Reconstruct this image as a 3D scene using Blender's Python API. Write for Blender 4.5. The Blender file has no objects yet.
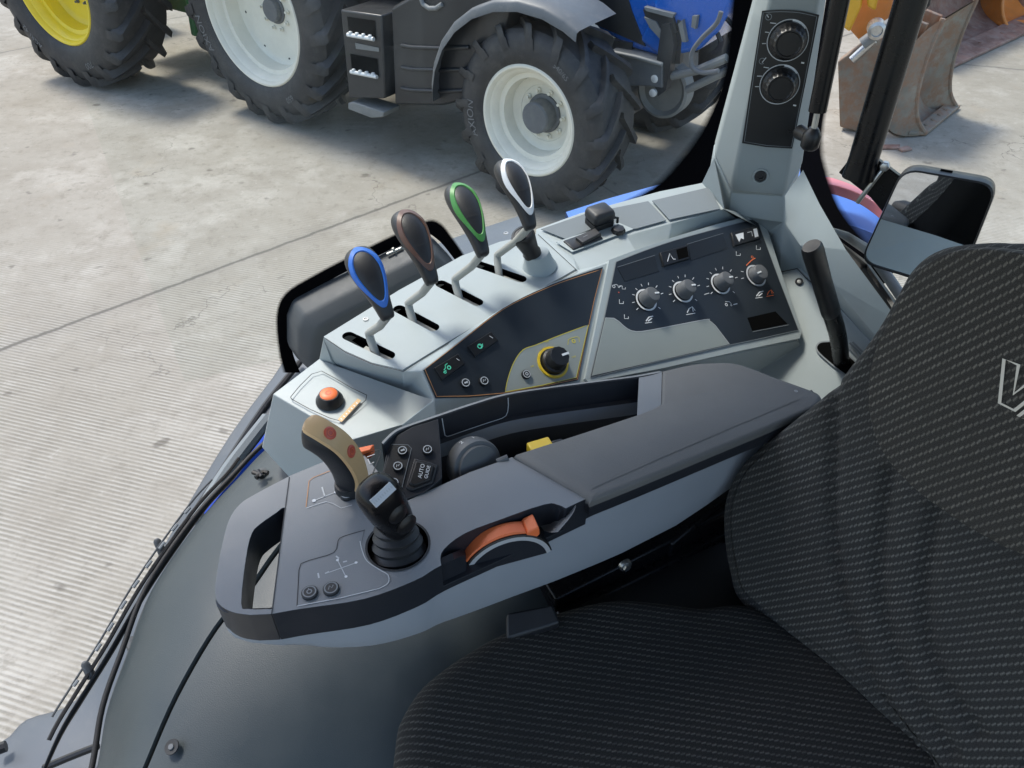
import bpy, bmesh, math, random
from mathutils import Vector as V, Matrix
random.seed(7)
R = math.radians
SC = bpy.context.scene
COL = SC.collection

# ------------------------------------------------------------------ camera
PITCH, FPX, CH = R(40), 770.0, 2.75
CAM = V((0, 0, CH))
FW = V((0, math.cos(PITCH), -math.sin(PITCH)))
RT = V((1, 0, 0))
UP = RT.cross(FW)
cd = bpy.data.cameras.new('camera')
cam = bpy.data.objects.new('camera', cd)
COL.objects.link(cam)
cam.location = CAM
cam.rotation_euler = (R(90) - PITCH, 0, 0)
cd.sensor_width = 36
cd.lens = FPX * 36 / 1024
cd.clip_start = 0.02
cd.clip_end = 400
SC.camera = cam

def ray(u, v):
    return FW + RT * ((u - 512) / FPX) - UP * ((v - 384) / FPX)
def W(u, v, z):                       # point of a level sheet at height z
    d = ray(u, v)
    return CAM + d * ((z - CH) / d.z)
K = 1.12
def Cn(u, v, z):                      # console measure (scaled to its real size)
    return W(u, v, CH - (CH - z) * K)

class Plane:
    def __init__(s, p, n):
        s.p = V(p); s.n = V(n).normalized()
        if s.n.dot(CAM - s.p) < 0: s.n = -s.n
    def at(s, u, v, h=0.0):
        d = ray(u, v)
        return CAM + d * ((s.p - CAM).dot(s.n) / d.dot(s.n)) + s.n * h
    def many(s, pts, h=0.0):
        return [s.at(u, v, h) for u, v in pts]
def plane3(a, b, c):
    return Plane(a, (b - a).cross(c - a))
def frame(n):
    n = n.normalized()
    x = V((0, 0, 1)).cross(n)
    if x.length < 1e-3: x = V((1, 0, 0))
    x.normalize()
    return x, n.cross(x), n

# ------------------------------------------------------------------ materials
def newmat(name):
    m = bpy.data.materials.new(name); m.use_nodes = True
    nt = m.node_tree
    return m, nt, nt.nodes['Principled BSDF']
def nd(nt, t, **kw):
    n = nt.nodes.new(t)
    for k, v in kw.items(): setattr(n, k, v)
    return n
def noise(nt, co, scale, detail=4, rough=0.6):
    n = nd(nt, 'ShaderNodeTexNoise')
    n.inputs['Scale'].default_value = scale; n.inputs['Detail'].default_value = detail
    n.inputs['Roughness'].default_value = rough
    if co: nt.links.new(co, n.inputs['Vector'])
    return n.outputs['Fac']
def math_(nt, op, a, b=None, c=None, clamp=False):
    n = nd(nt, 'ShaderNodeMath', operation=op); n.use_clamp = clamp
    for i, x in enumerate((a, b, c)):
        if x is None: continue
        if isinstance(x, (int, float)): n.inputs[i].default_value = x
        else: nt.links.new(x, n.inputs[i])
    return n.outputs[0]
def ramp(nt, f, a, b, lo=0.0, hi=1.0):
    n = nd(nt, 'ShaderNodeMapRange'); n.clamp = True
    nt.links.new(f, n.inputs[0])
    for i, x in ((1, a), (2, b), (3, lo), (4, hi)): n.inputs[i].default_value = x
    return n.outputs[0]
def mixc(nt, f, a, b):
    n = nd(nt, 'ShaderNodeMix', data_type='RGBA')
    if isinstance(f, (int, float)): n.inputs[0].default_value = f
    else: nt.links.new(f, n.inputs[0])
    for i, x in ((6, a), (7, b)):
        if isinstance(x, tuple): n.inputs[i].default_value = (*x, 1) if len(x) == 3 else x
        else: nt.links.new(x, n.inputs[i])
    return n.outputs[2]
def bump(nt, bs, h, strength, dist):
    b = nd(nt, 'ShaderNodeBump')
    b.inputs['Strength'].default_value = strength; b.inputs['Distance'].default_value = dist
    nt.links.new(h, b.inputs['Height']); nt.links.new(b.outputs[0], bs.inputs['Normal'])
def surf(name, col, rough=0.5, grain=0.0, gscale=900, var=0.08, vscale=9, metal=0.0, spec=0.5, dust=0.0, dcol=(0.35, 0.33, 0.29), coat=0.0, dlo=.48, dhi=.8):
    m, nt, bs = newmat(name)
    tc = nd(nt, 'ShaderNodeTexCoord').outputs['Object']
    n1 = noise(nt, tc, vscale, 5)
    lo = tuple(c * (1 - var) for c in col); hi = tuple(min(1, c * (1 + var)) for c in col)
    c = mixc(nt, ramp(nt, n1, .3, .7), lo, hi)
    if dust:
        n2 = noise(nt, tc, vscale * 2.3, 8, 0.7)
        c = mixc(nt, ramp(nt, n2, dlo, dhi, 0, dust), c, dcol)
    nt.links.new(c, bs.inputs['Base Color'])
    n3 = noise(nt, tc, vscale * 4, 6)
    nt.links.new(ramp(nt, n3, .25, .75, max(.03, rough - .07), min(1, rough + .09)), bs.inputs['Roughness'])
    bs.inputs['Metallic'].default_value = metal
    bs.inputs['Specular IOR Level'].default_value = spec
    if coat:
        bs.inputs['Coat Weight'].default_value = coat; bs.inputs['Coat Roughness'].default_value = 0.08
    if grain: bump(nt, bs, noise(nt, tc, gscale, 2), grain, 0.0006)
    return m

GREY = surf('pale_grey_plastic', (0.348, 0.394, 0.402), 0.42, 0.3, 1400, 0.04, 7, dust=0.13, dcol=(0.27, 0.26, 0.23))
PILLAR = surf('grey_trim_plastic', (0.30, 0.335, 0.335), 0.55, 0.35, 1400, 0.03, 6)
INSERT = surf('grey_green_decal', (0.27, 0.30, 0.285), 0.42, 0.1, 1800, 0.03)
DECKIN = surf('slate_mat', (0.15, 0.175, 0.19), 0.6, 0.4, 1200, 0.05)
PANEL = surf('navy_black_panel', (0.016, 0.021, 0.027), 0.36, 0.12, 1600, 0.06)
PANEL2 = surf('black_panel', (0.011, 0.013, 0.015), 0.33, 0.1, 1600, 0.06)
ARM = surf('armrest_dark_plastic', (0.215, 0.228, 0.240), 0.42, 0.35, 1600, 0.05, 10, dust=0.10, dcol=(0.22, 0.21, 0.2))
ARMB = surf('armrest_black_plastic', (0.022, 0.025, 0.032), 0.36, 0.2, 1500, 0.05)
PAD = surf('armrest_pad', (0.138, 0.138, 0.134), 0.6, 0.6, 1300, 0.06, 14, dust=0.14, dcol=(0.17, 0.165, 0.16))
ARML = surf('armrest_grey_shell', (0.33, 0.36, 0.40), 0.5, 0.3, 1500, 0.04)
LINER = surf('liner_plastic', (0.030, 0.041, 0.046), 0.44, 0.4, 900, 0.10, 5, dust=0.05, dcol=(0.2, 0.2, 0.18))
TRIM = surf('dark_trim', (0.06, 0.066, 0.072), 0.55, 0.4, 1000, 0.08)
BLACK = surf('black_plastic', (0.009, 0.009, 0.010), 0.38, 0.2, 1500, 0.1, 20)
BLACKR = surf('black_rubber', (0.013, 0.013, 0.014), 0.6, 0.3, 1200, 0.1, 20)
BOOT = surf('boot_rubber', (0.022, 0.023, 0.025), 0.5, 0.2, 1500, 0.1, 20)
PAINTB = surf('black_paint', (0.006, 0.006, 0.007), 0.28, 0.15, 500, 0.1, 12, spec=.28)
VOID = surf('dark_hole', (0.003, 0.003, 0.003), 0.9, 0, 10, 0.05, spec=0.05)  # near-black tone that paints in the shade inside holes and gaps
KNOBG = surf('grey_knob', (0.11, 0.115, 0.12), 0.5, 0.2, 1500, 0.04)
HGREY = surf('handle_charcoal', (0.018, 0.019, 0.022), 0.42, 0.3, 1800, 0.06)
STEM = surf('lever_stem_grey', (0.34, 0.345, 0.32), 0.5, 0.1, 900, 0.06)
WHITE = surf('white_mark', (0.75, 0.77, 0.78), 0.5, 0, 10, 0.02)
WHITEP = surf('white_plastic', (0.70, 0.72, 0.74), 0.4, 0.1, 900, 0.02)
BLUEP = surf('blue_plastic', (0.025, 0.16, 0.62), 0.38, 0.1, 900, 0.04)
GREENP = surf('green_plastic', (0.07, 0.27, 0.06), 0.4, 0.1, 900, 0.04)
BROWNP = surf('brown_plastic', (0.13, 0.065, 0.045), 0.42, 0.1, 900, 0.05)
ORANGE = surf('orange_plastic', (0.85, 0.19, 0.06), 0.42, 0.15, 1200, 0.04)
ORLINE = surf('orange_line', (0.55, 0.26, 0.10), 0.5, 0, 10, 0.03)
YELLOW = surf('yellow_plastic', (0.80, 0.55, 0.04), 0.4, 0.1, 900, 0.03)
YLINE = surf('yellow_line', (0.60, 0.52, 0.07), 0.5, 0, 10, 0.03)
TAN = surf('tan_plastic', (0.70, 0.46, 0.23), 0.42, 0.25, 1500, 0.05)
REDB = surf('red_button', (0.55, 0.10, 0.06), 0.4, 0.1, 1200, 0.05)
SILVER = surf('silver_label', (0.66, 0.68, 0.70), 0.35, 0, 10, 0.05, metal=0.4)
METAL = surf('bare_metal', (0.5, 0.5, 0.48), 0.35, 0.1, 400, 0.15, 40, metal=0.9)
GICON = surf('green_icon', (0.12, 0.72, 0.45), 0.4, 0, 10, 0.02)
SEAM = surf('seam_line', (0.03, 0.032, 0.035), 0.7, 0, 10, 0.02)
LINEG = surf('pale_line', (0.56, 0.58, 0.59), 0.5, 0, 10, 0.02)
LINED = surf('grey_outline', (0.20, 0.22, 0.235), 0.5, 0, 10, 0.02)
OWNBLUE = surf('blue_bodywork', (0.05, 0.15, 0.48), 0.38, 0, 10, 0.04, 6, coat=0.1)
OWNSLATE = surf('slate_fender', (0.07, 0.083, 0.10), 0.42, 0.2, 700, 0.06, 4, dust=0.12)
LAMPRED = surf('lamp_red', (0.62, 0.22, 0.235), 0.2, 0.1, 300, 0.06)
TYRE = surf('tyre_rubber', (0.028, 0.029, 0.031), 0.6, 0.5, 180, 0.15, 5, dust=0.30, dcol=(0.13, 0.125, 0.115))
TYRELIT = surf('tyre_lettering', (0.16, 0.165, 0.17), 0.7, 0, 10, 0.1)
RIMW = surf('rim_white', (0.72, 0.70, 0.60), 0.42, 0.1, 200, 0.05, 6, dust=0.12)
RIMY = surf('rim_yellow', (0.82, 0.62, 0.03), 0.38, 0.1, 200, 0.05, 6, dust=0.06)
HUBG = surf('hub_grey', (0.11, 0.12, 0.13), 0.5, 0.2, 200, 0.08, dust=0.2)
TBLUE = surf('tractor_blue', (0.006, 0.105, 0.47), 0.25, 0, 10, 0.05, 3, coat=0.5)
TBLACK = surf('tractor_black', (0.020, 0.022, 0.025), 0.38, 0.3, 300, 0.08, 4, dust=0.10, dcol=(0.12, 0.12, 0.115))
TGREY = surf('tractor_fender_grey', (0.085, 0.095, 0.105), 0.48, 0.3, 300, 0.06, 4, dust=0.2)
CASTG = surf('cast_grey', (0.17, 0.18, 0.18), 0.55, 0.3, 150, 0.12, 6, dust=0.25)
TGREEN = surf('tractor_green', (0.012, 0.10, 0.028), 0.4, 0.2, 200, 0.1, 5)
STEPW = surf('step_alu', (0.6, 0.62, 0.62), 0.4, 0.2, 300, 0.06, metal=0.2)
RUST = surf('rusty_steel', (0.25, 0.14, 0.105), 0.7, 0.6, 120, 0.45, 4, dust=0.9, dcol=(0.33, 0.25, 0.21), dlo=.42, dhi=.66)
MUDST = surf('worn_steel', (0.225, 0.205, 0.165), 0.6, 0.6, 120, 0.35, 4, dust=0.95, dcol=(0.24, 0.135, 0.08), dlo=.38, dhi=.60)
EXY = surf('machine_yellow', (0.78, 0.42, 0.03), 0.45, 0.2, 150, 0.08, 5, dust=0.2)
EXO = surf('machine_orange', (0.72, 0.27, 0.06), 0.5, 0.2, 150, 0.12, 5, dust=0.25)
HEADL = surf('headliner', (0.16, 0.16, 0.155), 0.9, 0.5, 400, 0.05)

def glossglass(k):
    m, nt, bs = newmat('window_glass')
    out = nt.nodes['Material Output']
    tr = nd(nt, 'ShaderNodeBsdfTransparent'); tr.inputs[0].default_value = (0.95, 0.975, 0.965, 1)
    gl = nd(nt, 'ShaderNodeBsdfGlossy'); gl.inputs['Roughness'].default_value = 0.02
    fr = nd(nt, 'ShaderNodeFresnel'); fr.inputs[0].default_value = 1.33
    mx = nd(nt, 'ShaderNodeMixShader')
    nt.links.new(math_(nt, 'MULTIPLY', fr.outputs[0], k), mx.inputs[0])
    nt.links.new(tr.outputs[0], mx.inputs[1]); nt.links.new(gl.outputs[0], mx.inputs[2])
    df = nd(nt, 'ShaderNodeBsdfDiffuse'); df.inputs[0].default_value = (.75, .78, .78, 1)
    mp = nd(nt, 'ShaderNodeMapping'); mp.inputs['Scale'].default_value = (1, 1, .16)
    nt.links.new(nd(nt, 'ShaderNodeTexCoord').outputs['Object'], mp.inputs[0])
    st = noise(nt, mp.outputs[0], 26, 5, .6); bl = noise(nt, nd(nt, 'ShaderNodeTexCoord').outputs['Object'], 5, 3)
    haze_film = math_(nt, 'MULTIPLY', math_(nt, 'ADD', ramp(nt, st, .55, .8, .0, .04), ramp(nt, bl, .52, .75, .0, .05)), 1.0 if k > .3 else .25)  # pale streaks paint reflected haze and dust smears onto the pane
    m2 = nd(nt, 'ShaderNodeMixShader'); nt.links.new(haze_film, m2.inputs[0]); nt.links.new(mx.outputs[0], m2.inputs[1]); nt.links.new(df.outputs[0], m2.inputs[2])
    nt.links.new(m2.outputs[0], out.inputs[0])
    return m
GLASS = glossglass(.6); GLASSR = glossglass(.2)
def fritmat():
    m, nt, bs = newmat('printed_black_border')
    out = nt.nodes['Material Output']
    uv = nd(nt, 'ShaderNodeUVMap').outputs[0]
    sx = nd(nt, 'ShaderNodeSeparateXYZ'); nt.links.new(uv, sx.inputs[0])
    bs.inputs['Base Color'].default_value = (0.004, 0.004, 0.005, 1); bs.inputs['Roughness'].default_value = 0.9; bs.inputs['Specular IOR Level'].default_value = 0.0
    tr = nd(nt, 'ShaderNodeBsdfTransparent'); mx = nd(nt, 'ShaderNodeMixShader')
    nt.links.new(ramp(nt, sx.outputs[1], .80, 1.0), mx.inputs[0])
    nt.links.new(bs.outputs[0], mx.inputs[1]); nt.links.new(tr.outputs[0], mx.inputs[2])
    nt.links.new(mx.outputs[0], out.inputs[0])
    return m
FRIT = fritmat()
def mirrormat():
    m, nt, bs = newmat('mirror_glass')
    bs.inputs['Base Color'].default_value = (0.62, 0.65, 0.67, 1); bs.inputs['Metallic'].default_value = 1
    bs.inputs['Roughness'].default_value = 0.015
    return m
MIRR = mirrormat()

def fabric(name, k):
    m, nt, bs = newmat(name)
    uv = nd(nt, 'ShaderNodeUVMap').outputs[0]
    wob = noise(nt, uv, 30, 3)
    s = nd(nt, 'ShaderNodeSeparateXYZ'); nt.links.new(uv, s.inputs[0])
    x, y = s.outputs[0], s.outputs[1]
    px = math_(nt, 'MULTIPLY', x, 1 / 0.0050)
    fx = math_(nt, 'FRACT', px)
    yy = math_(nt, 'ADD', math_(nt, 'MULTIPLY', y, 1 / 0.0071), math_(nt, 'ADD', math_(nt, 'MULTIPLY', fx, -0.24), math_(nt, 'MULTIPLY', wob, 0.35)))
    fy = math_(nt, 'FRACT', yy)
    cell = nd(nt, 'ShaderNodeCombineXYZ')
    nt.links.new(math_(nt, 'FLOOR', px), cell.inputs[0]); nt.links.new(math_(nt, 'FLOOR', yy), cell.inputs[1])
    wn = nd(nt, 'ShaderNodeTexWhiteNoise'); nt.links.new(cell.outputs[0], wn.inputs['Vector'])
    ty = math_(nt, 'SUBTRACT', 1.0, math_(nt, 'MULTIPLY', math_(nt, 'ABSOLUTE', math_(nt, 'SUBTRACT', fy, 0.5)), 4.8), clamp=True)
    tx = ramp(nt, math_(nt, 'ABSOLUTE', math_(nt, 'SUBTRACT', fx, 0.45)), .52, .36)
    dash = math_(nt, 'MULTIPLY', math_(nt, 'MULTIPLY', ty, tx), ramp(nt, wn.outputs['Value'], 0, 1, .5, 1.0))
    fib = noise(nt, uv, 1500, 2)
    dash2 = math_(nt, 'MULTIPLY', dash, ramp(nt, fib, .3, .65, .35, 1.15))
    base = mixc(nt, ramp(nt, fib, .35, .7), tuple(c * q for c, q in zip((0.013, 0.013, 0.0125), k)), tuple(c * q for c, q in zip((0.050, 0.049, 0.047), k)))
    big = noise(nt, uv, 7, 3)
    c = mixc(nt, dash2, base, mixc(nt, ramp(nt, big, .35, .65), tuple(c * q for c, q in zip((0.125, 0.121, 0.112), k)), tuple(c * q for c, q in zip((0.185, 0.178, 0.162), k))))
    nt.links.new(c, bs.inputs['Base Color'])
    bs.inputs['Roughness'].default_value = 0.9; bs.inputs['Specular IOR Level'].default_value = 0.2
    bs.inputs['Sheen Weight'].default_value = 0.04; bs.inputs['Sheen Roughness'].default_value = 0.5
    bump(nt, bs, math_(nt, 'ADD', math_(nt, 'MULTIPLY', dash, .8), math_(nt, 'MULTIPLY', fib, .5)), 0.8, 0.0012)
    return m
FABRIC = fabric('woven_seat_fabric', (1.28, 1.27, 1.24)); FABRICH = fabric('warm_seat_fabric', (1.48, 1.40, 1.28)); FABRICC = fabric('shaded_cushion_fabric', (.86, .85, .83))  # cushion copy of the cloth is darkened to paint the shade it sits in
BACKSH = surf('seat_back_shell', (0.006, 0.006, 0.006), 0.7, 0.2, 900, 0.1, spec=0.1)

def concrete():
    m, nt, bs = newmat('yard_concrete')
    g = nd(nt, 'ShaderNodeNewGeometry').outputs['Position']
    big = noise(nt, g, 0.45, 6, .62); mid = noise(nt, g, 2.6, 8, .7); fine = noise(nt, g, 34, 6, .7); grit = noise(nt, g, 240, 2, .6)
    c = mixc(nt, ramp(nt, big, .36, .64), (0.246, 0.226, 0.182), (0.33, 0.31, 0.265))
    c = mixc(nt, ramp(nt, mid, .38, .70, 0, .85), c, (0.21, 0.188, 0.148))
    c = mixc(nt, ramp(nt, noise(nt, g, 1.1, 9, .72), .52, .70, 0, .75), c, (0.43, 0.41, 0.36))
    c = mixc(nt, ramp(nt, fine, .55, .8, 0, .5), c, (0.17, 0.162, 0.148))
    c = mixc(nt, ramp(nt, grit, .3, .75, 0, .22), c, (0.46, 0.45, 0.42))
    crisp = noise(nt, g, 9, 14, .78); pit = noise(nt, g, 70, 8, .75)
    c = mixc(nt, ramp(nt, crisp, .53, .60, 0, .45), c, (0.185, 0.168, 0.135))
    c = mixc(nt, ramp(nt, crisp, .42, .36, 0, .40), c, (0.42, 0.405, 0.36))
    c = mixc(nt, ramp(nt, pit, .62, .70, 0, .55), c, (0.10, 0.093, 0.08))
    vor = nd(nt, 'ShaderNodeTexVoronoi', feature='DISTANCE_TO_EDGE'); vor.inputs['Scale'].default_value = .55
    wv_ = nd(nt, 'ShaderNodeVectorMath', operation='ADD'); nz = nd(nt, 'ShaderNodeTexNoise'); nz.inputs['Scale'].default_value = 3; nz.inputs['Detail'].default_value = 8
    nt.links.new(g, nz.inputs['Vector']); nt.links.new(g, wv_.inputs[0]); nt.links.new(nz.outputs['Color'], wv_.inputs[1]); nt.links.new(wv_.outputs[0], vor.inputs['Vector'])
    crk = math_(nt, 'MULTIPLY', ramp(nt, vor.outputs['Distance'], .006, .0015), ramp(nt, noise(nt, g, .7, 2), .50, .58))
    c = mixc(nt, math_(nt, 'MULTIPLY', crk, .6), c, (0.10, 0.09, 0.075))
    # grooves brushed across the slab
    def axis(deg):
        a = R(deg)
        vm = nd(nt, 'ShaderNodeVectorMath', operation='DOT_PRODUCT')
        nt.links.new(g, vm.inputs[0]); vm.inputs[1].default_value = (math.cos(a), math.sin(a), 0)
        return vm.outputs['Value']
    t = axis(-16.2 + 90)
    t = math_(nt, 'ADD', t, math_(nt, 'MULTIPLY', noise(nt, g, 5, 3), 0.008))
    w = math_(nt, 'SINE', math_(nt, 'MULTIPLY', t, 2 * math.pi / 0.0240))
    gm = ramp(nt, math_(nt, 'ADD', axis(100), math_(nt, 'MULTIPLY', math_(nt, 'SUBTRACT', noise(nt, g, .8, 5), .5), 2.2)), 5.6, 4.2)
    wear = math_(nt, 'MULTIPLY', gm, ramp(nt, noise(nt, g, 3.5, 7, .75), .34, .62, .15, 1.0))
    line = math_(nt, 'MULTIPLY', ramp(nt, w, .05, .75), wear)
    c = mixc(nt, math_(nt, 'MULTIPLY', line, .62), c, (0.17, 0.158, 0.13))
    c = mixc(nt, math_(nt, 'MULTIPLY', math_(nt, 'MULTIPLY', ramp(nt, w, -.2, -.9), wear), .38), c, (0.50, 0.49, 0.46))
    # slab joints
    for (a, b, wd, st) in ((W(0, 350, 0), W(430, 190, 0), .022, .85), (W(0, 53, 0), W(45, 44, 0), .02, .7), (W(940, 62, 0), W(1024, 70, 0), .03, .6), (W(560, 160, 0), W(700, 245, 0), .012, .5)):
        dv = (b - a).normalized(); nn = V((-dv.y, dv.x, 0))
        vm = nd(nt, 'ShaderNodeVectorMath', operation='DOT_PRODUCT')
        nt.links.new(g, vm.inputs[0]); vm.inputs[1].default_value = nn
        d = math_(nt, 'SUBTRACT', vm.outputs['Value'], nn.dot(a))
        d = math_(nt, 'ADD', d, math_(nt, 'MULTIPLY', math_(nt, 'SUBTRACT', noise(nt, g, 6, 8, .75), .5), .06))
        d = math_(nt, 'ABSOLUTE', d)
        c = mixc(nt, ramp(nt, d, wd, wd * .3, 0, st), c, (0.085, 0.08, 0.07))
        c = mixc(nt, ramp(nt, d, .16, .02, 0, .22), c, (0.20, 0.19, 0.165))
    # oil and dirt spots
    sp = noise(nt, g, 7, 2, .4)
    c = mixc(nt, ramp(nt, sp, .69, .76, 0, .6), c, (0.09, 0.08, 0.066))
    c = mixc(nt, ramp(nt, noise(nt, g, 1.7, 3), .62, .78, 0, .35), c, (0.30, 0.24, 0.165))
    nt.links.new(c, bs.inputs['Base Color'])
    bs.inputs['Roughness'].default_value = 0.85; bs.inputs['Specular IOR Level'].default_value = 0.25
    h = math_(nt, 'ADD', math_(nt, 'MULTIPLY', line, -.45), math_(nt, 'ADD', math_(nt, 'MULTIPLY', fine, .6), math_(nt, 'MULTIPLY', grit, .25)))
    bump(nt, bs, h, 0.6, 0.006)
    return m
CONC = concrete()

# ------------------------------------------------------------------ mesh builder
LOC = {}
class B:
    def __init__(s):
        s.bm = bmesh.new(); s.mats = []; s.uv = None
    def mi(s, m):
        if m not in s.mats: s.mats.append(m)
        return s.mats.index(m)
    def face(s, pts, m):
        try: f = s.bm.faces.new([s.bm.verts.new(p) for p in pts])
        except ValueError: return
        f.material_index = s.mi(m); return f
    def loft(s, rings, m, caps=(True, True), closed=True, capm=None):
        k = s.mi(m); vr = [[s.bm.verts.new(p) for p in r] for r in rings]; n = len(vr[0])
        for a, b in zip(vr, vr[1:]):
            for i in range(n if closed else n - 1):
                j = (i + 1) % n
                f = s.bm.faces.new((a[i], a[j], b[j], b[i])); f.material_index = k
        ck = s.mi(capm) if capm else k
        if caps[0]: s.bm.faces.new(list(reversed(vr[0]))).material_index = ck
        if caps[1]: s.bm.faces.new(vr[-1]).material_index = ck
        return vr
    def prism(s, top, off, m, side=None, bot=None):
        if bot is None: bot = [p + off for p in top]
        s.loft([bot, top], side or m, capm=m if side else None)
    def grid(s, rows, m):
        s.loft(rows, m, caps=(False, False), closed=False)
    def tube(s, pts, rad, m, seg=12, sq=(1, 1), ref=None, caps=True):
        pts = [V(p) for p in pts]; n = len(pts)
        if not isinstance(rad, (list, tuple)): rad = [rad] * n
        t0 = (pts[1] - pts[0]).normalized()
        x = V(ref) if ref is not None else (V((0, 0, 1)) if abs(t0.z) < .9 else V((1, 0, 0)))
        rings = []
        for i, p in enumerate(pts):
            t = (pts[min(i + 1, n - 1)] - pts[max(i - 1, 0)]).normalized()
            x = (x - t * x.dot(t)).normalized(); y = t.cross(x)
            rings.append([p + x * (rad[i] * sq[0] * math.cos(a)) + y * (rad[i] * sq[1] * math.sin(a)) for a in [2 * math.pi * k / seg for k in range(seg)]])
        s.loft(rings, m, caps=(caps, caps))
    def lathe(s, p, axis, prof, m, seg=28, caps=(True, True), mats=None, x=None):
        a = V(axis).normalized(); fx, fy, _ = frame(a)
        if x is not None:
            fx = (V(x) - a * V(x).dot(a)).normalized(); fy = a.cross(fx)
        rings = [[p + a * h + (fx * math.cos(q) + fy * math.sin(q)) * r for q in [2 * math.pi * k / seg for k in range(seg)]] for r, h in prof]
        if mats is None: s.loft(rings, m, caps)
        else:
            for i in range(len(rings) - 1):
                s.loft(rings[i:i + 2], mats[i], (False, False))
            if caps[1]: s.face(rings[-1], mats[-1])
            if caps[0]: s.face(list(reversed(rings[0])), mats[0])
    def box(s, c, ax, ay, az, m):
        c = V(c)
        r = [c + ax * i + ay * j for i, j in ((-1, -1), (1, -1), (1, 1), (-1, 1))]
        s.loft([[p - az for p in r], [p + az for p in r]], m)
    def stroke(s, pts, n, w, m, closed=False):
        pts = list(pts)
        k = len(pts); L = []; Rr = []
        for i in range(k):
            if closed: a, b = pts[i - 1], pts[(i + 1) % k]
            else: a, b = pts[max(i - 1, 0)], pts[min(i + 1, k - 1)]
            t = (b - a).normalized(); sd = n.cross(t).normalized() * (w / 2)
            L.append(pts[i] + sd); Rr.append(pts[i] - sd)
        for i in range(k if closed else k - 1):
            j = (i + 1) % k
            s.face([Rr[i], Rr[j], L[j], L[i]], m)
    def disc(s, p, n, r, m, seg=20, ri=0.0, a0=0, a1=360):
        x, y, _ = frame(n)
        q = [R(a0 + (a1 - a0) * k / seg) for k in range(seg + 1)]
        if ri == 0: s.face([p + x * (r * math.cos(a)) + y * (r * math.sin(a)) for a in q[:-1]], m)
        else:
            for a, b in zip(q, q[1:]):
                s.face([p + x * (ri * math.cos(a)) + y * (ri * math.sin(a)), p + x * (r * math.cos(a)) + y * (r * math.sin(a)),
                        p + x * (r * math.cos(b)) + y * (r * math.sin(b)), p + x * (ri * math.cos(b)) + y * (ri * math.sin(b))], m)
    def text(s, txt, fn, size, m, sx=1.0):
        cu = bpy.data.curves.new('t', 'FONT'); cu.body = txt; cu.size = size; cu.align_x = 'CENTER'; cu.align_y = 'CENTER'
        cu.resolution_u = 3
        o = bpy.data.objects.new('t', cu); COL.objects.link(o)
        dg = bpy.context.evaluated_depsgraph_get(); me = bpy.data.meshes.new_from_object(o.evaluated_get(dg))
        k = s.mi(m); vs = [s.bm.verts.new(fn(v.co.x * sx, v.co.y)) for v in me.vertices]
        for p in me.polygons:
            try: s.bm.faces.new([vs[i] for i in p.vertices]).material_index = k
            except ValueError: pass
        bpy.data.objects.remove(o); bpy.data.curves.remove(cu); bpy.data.meshes.remove(me)
    def build(s, name, parent=None, smooth=35, bevel=0, seg=2, ang=30, sub=0, weld=False):
        bm = s.bm
        if weld: bmesh.ops.remove_doubles(bm, verts=bm.verts, dist=1e-5)
        org = LOC.get(parent.as_pointer(), V((0, 0, 0))) if parent else V((0, 0, 0))
        bmesh.ops.translate(bm, verts=bm.verts, vec=-org)
        bmesh.ops.recalc_face_normals(bm, faces=bm.faces)
        for f in bm.faces: f.smooth = True
        me = bpy.data.meshes.new(name); bm.to_mesh(me); bm.free()
        for m in s.mats: me.materials.append(m)
        if smooth < 180: me.set_sharp_from_angle(angle=R(smooth))
        o = bpy.data.objects.new(name, me); COL.objects.link(o)
        if parent:
            o.parent = parent; LOC[o.as_pointer()] = org
        if bevel:
            b = o.modifiers.new('bevel', 'BEVEL'); b.width = bevel; b.segments = seg; b.limit_method = 'ANGLE'; b.angle_limit = R(ang)
            b.harden_normals = False
        if sub:
            q = o.modifiers.new('sub', 'SUBSURF'); q.levels = sub; q.render_levels = sub
        return o
def tag(o, label, cat=None, group=None, kind=None):
    if label: o['label'] = label
    if cat: o['category'] = cat
    if group: o['group'] = group
    if kind: o['kind'] = kind
    return o
def thing(name, loc, label, cat, group=None):
    o = bpy.data.objects.new(name, None); COL.objects.link(o); o.location = loc; o.empty_display_size = .05
    LOC[o.as_pointer()] = V(loc)
    return tag(o, label, cat, group)
def rebase(o, loc):                    # single-mesh thing: put its origin at its base
    loc = V(loc); o.data.transform(Matrix.Translation(-loc)); o.location = loc; LOC[o.as_pointer()] = loc
    return o
def cut(o, cutters):
    for c in cutters:
        md = o.modifiers.new('cut', 'BOOLEAN'); md.object = c; md.solver = 'EXACT'; md.operation = 'DIFFERENCE'
    bpy.context.view_layer.update()
    dg = bpy.context.evaluated_depsgraph_get()
    me = bpy.data.meshes.new_from_object(o.evaluated_get(dg))
    old = o.data; nm = old.name; o.modifiers.clear(); o.data = me; bpy.data.meshes.remove(old); me.name = nm
    for c in cutters:
        d = c.data; bpy.data.objects.remove(c); bpy.data.meshes.remove(d)
    for p in me.polygons: p.use_smooth = True
    me.set_sharp_from_angle(angle=R(35))
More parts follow.
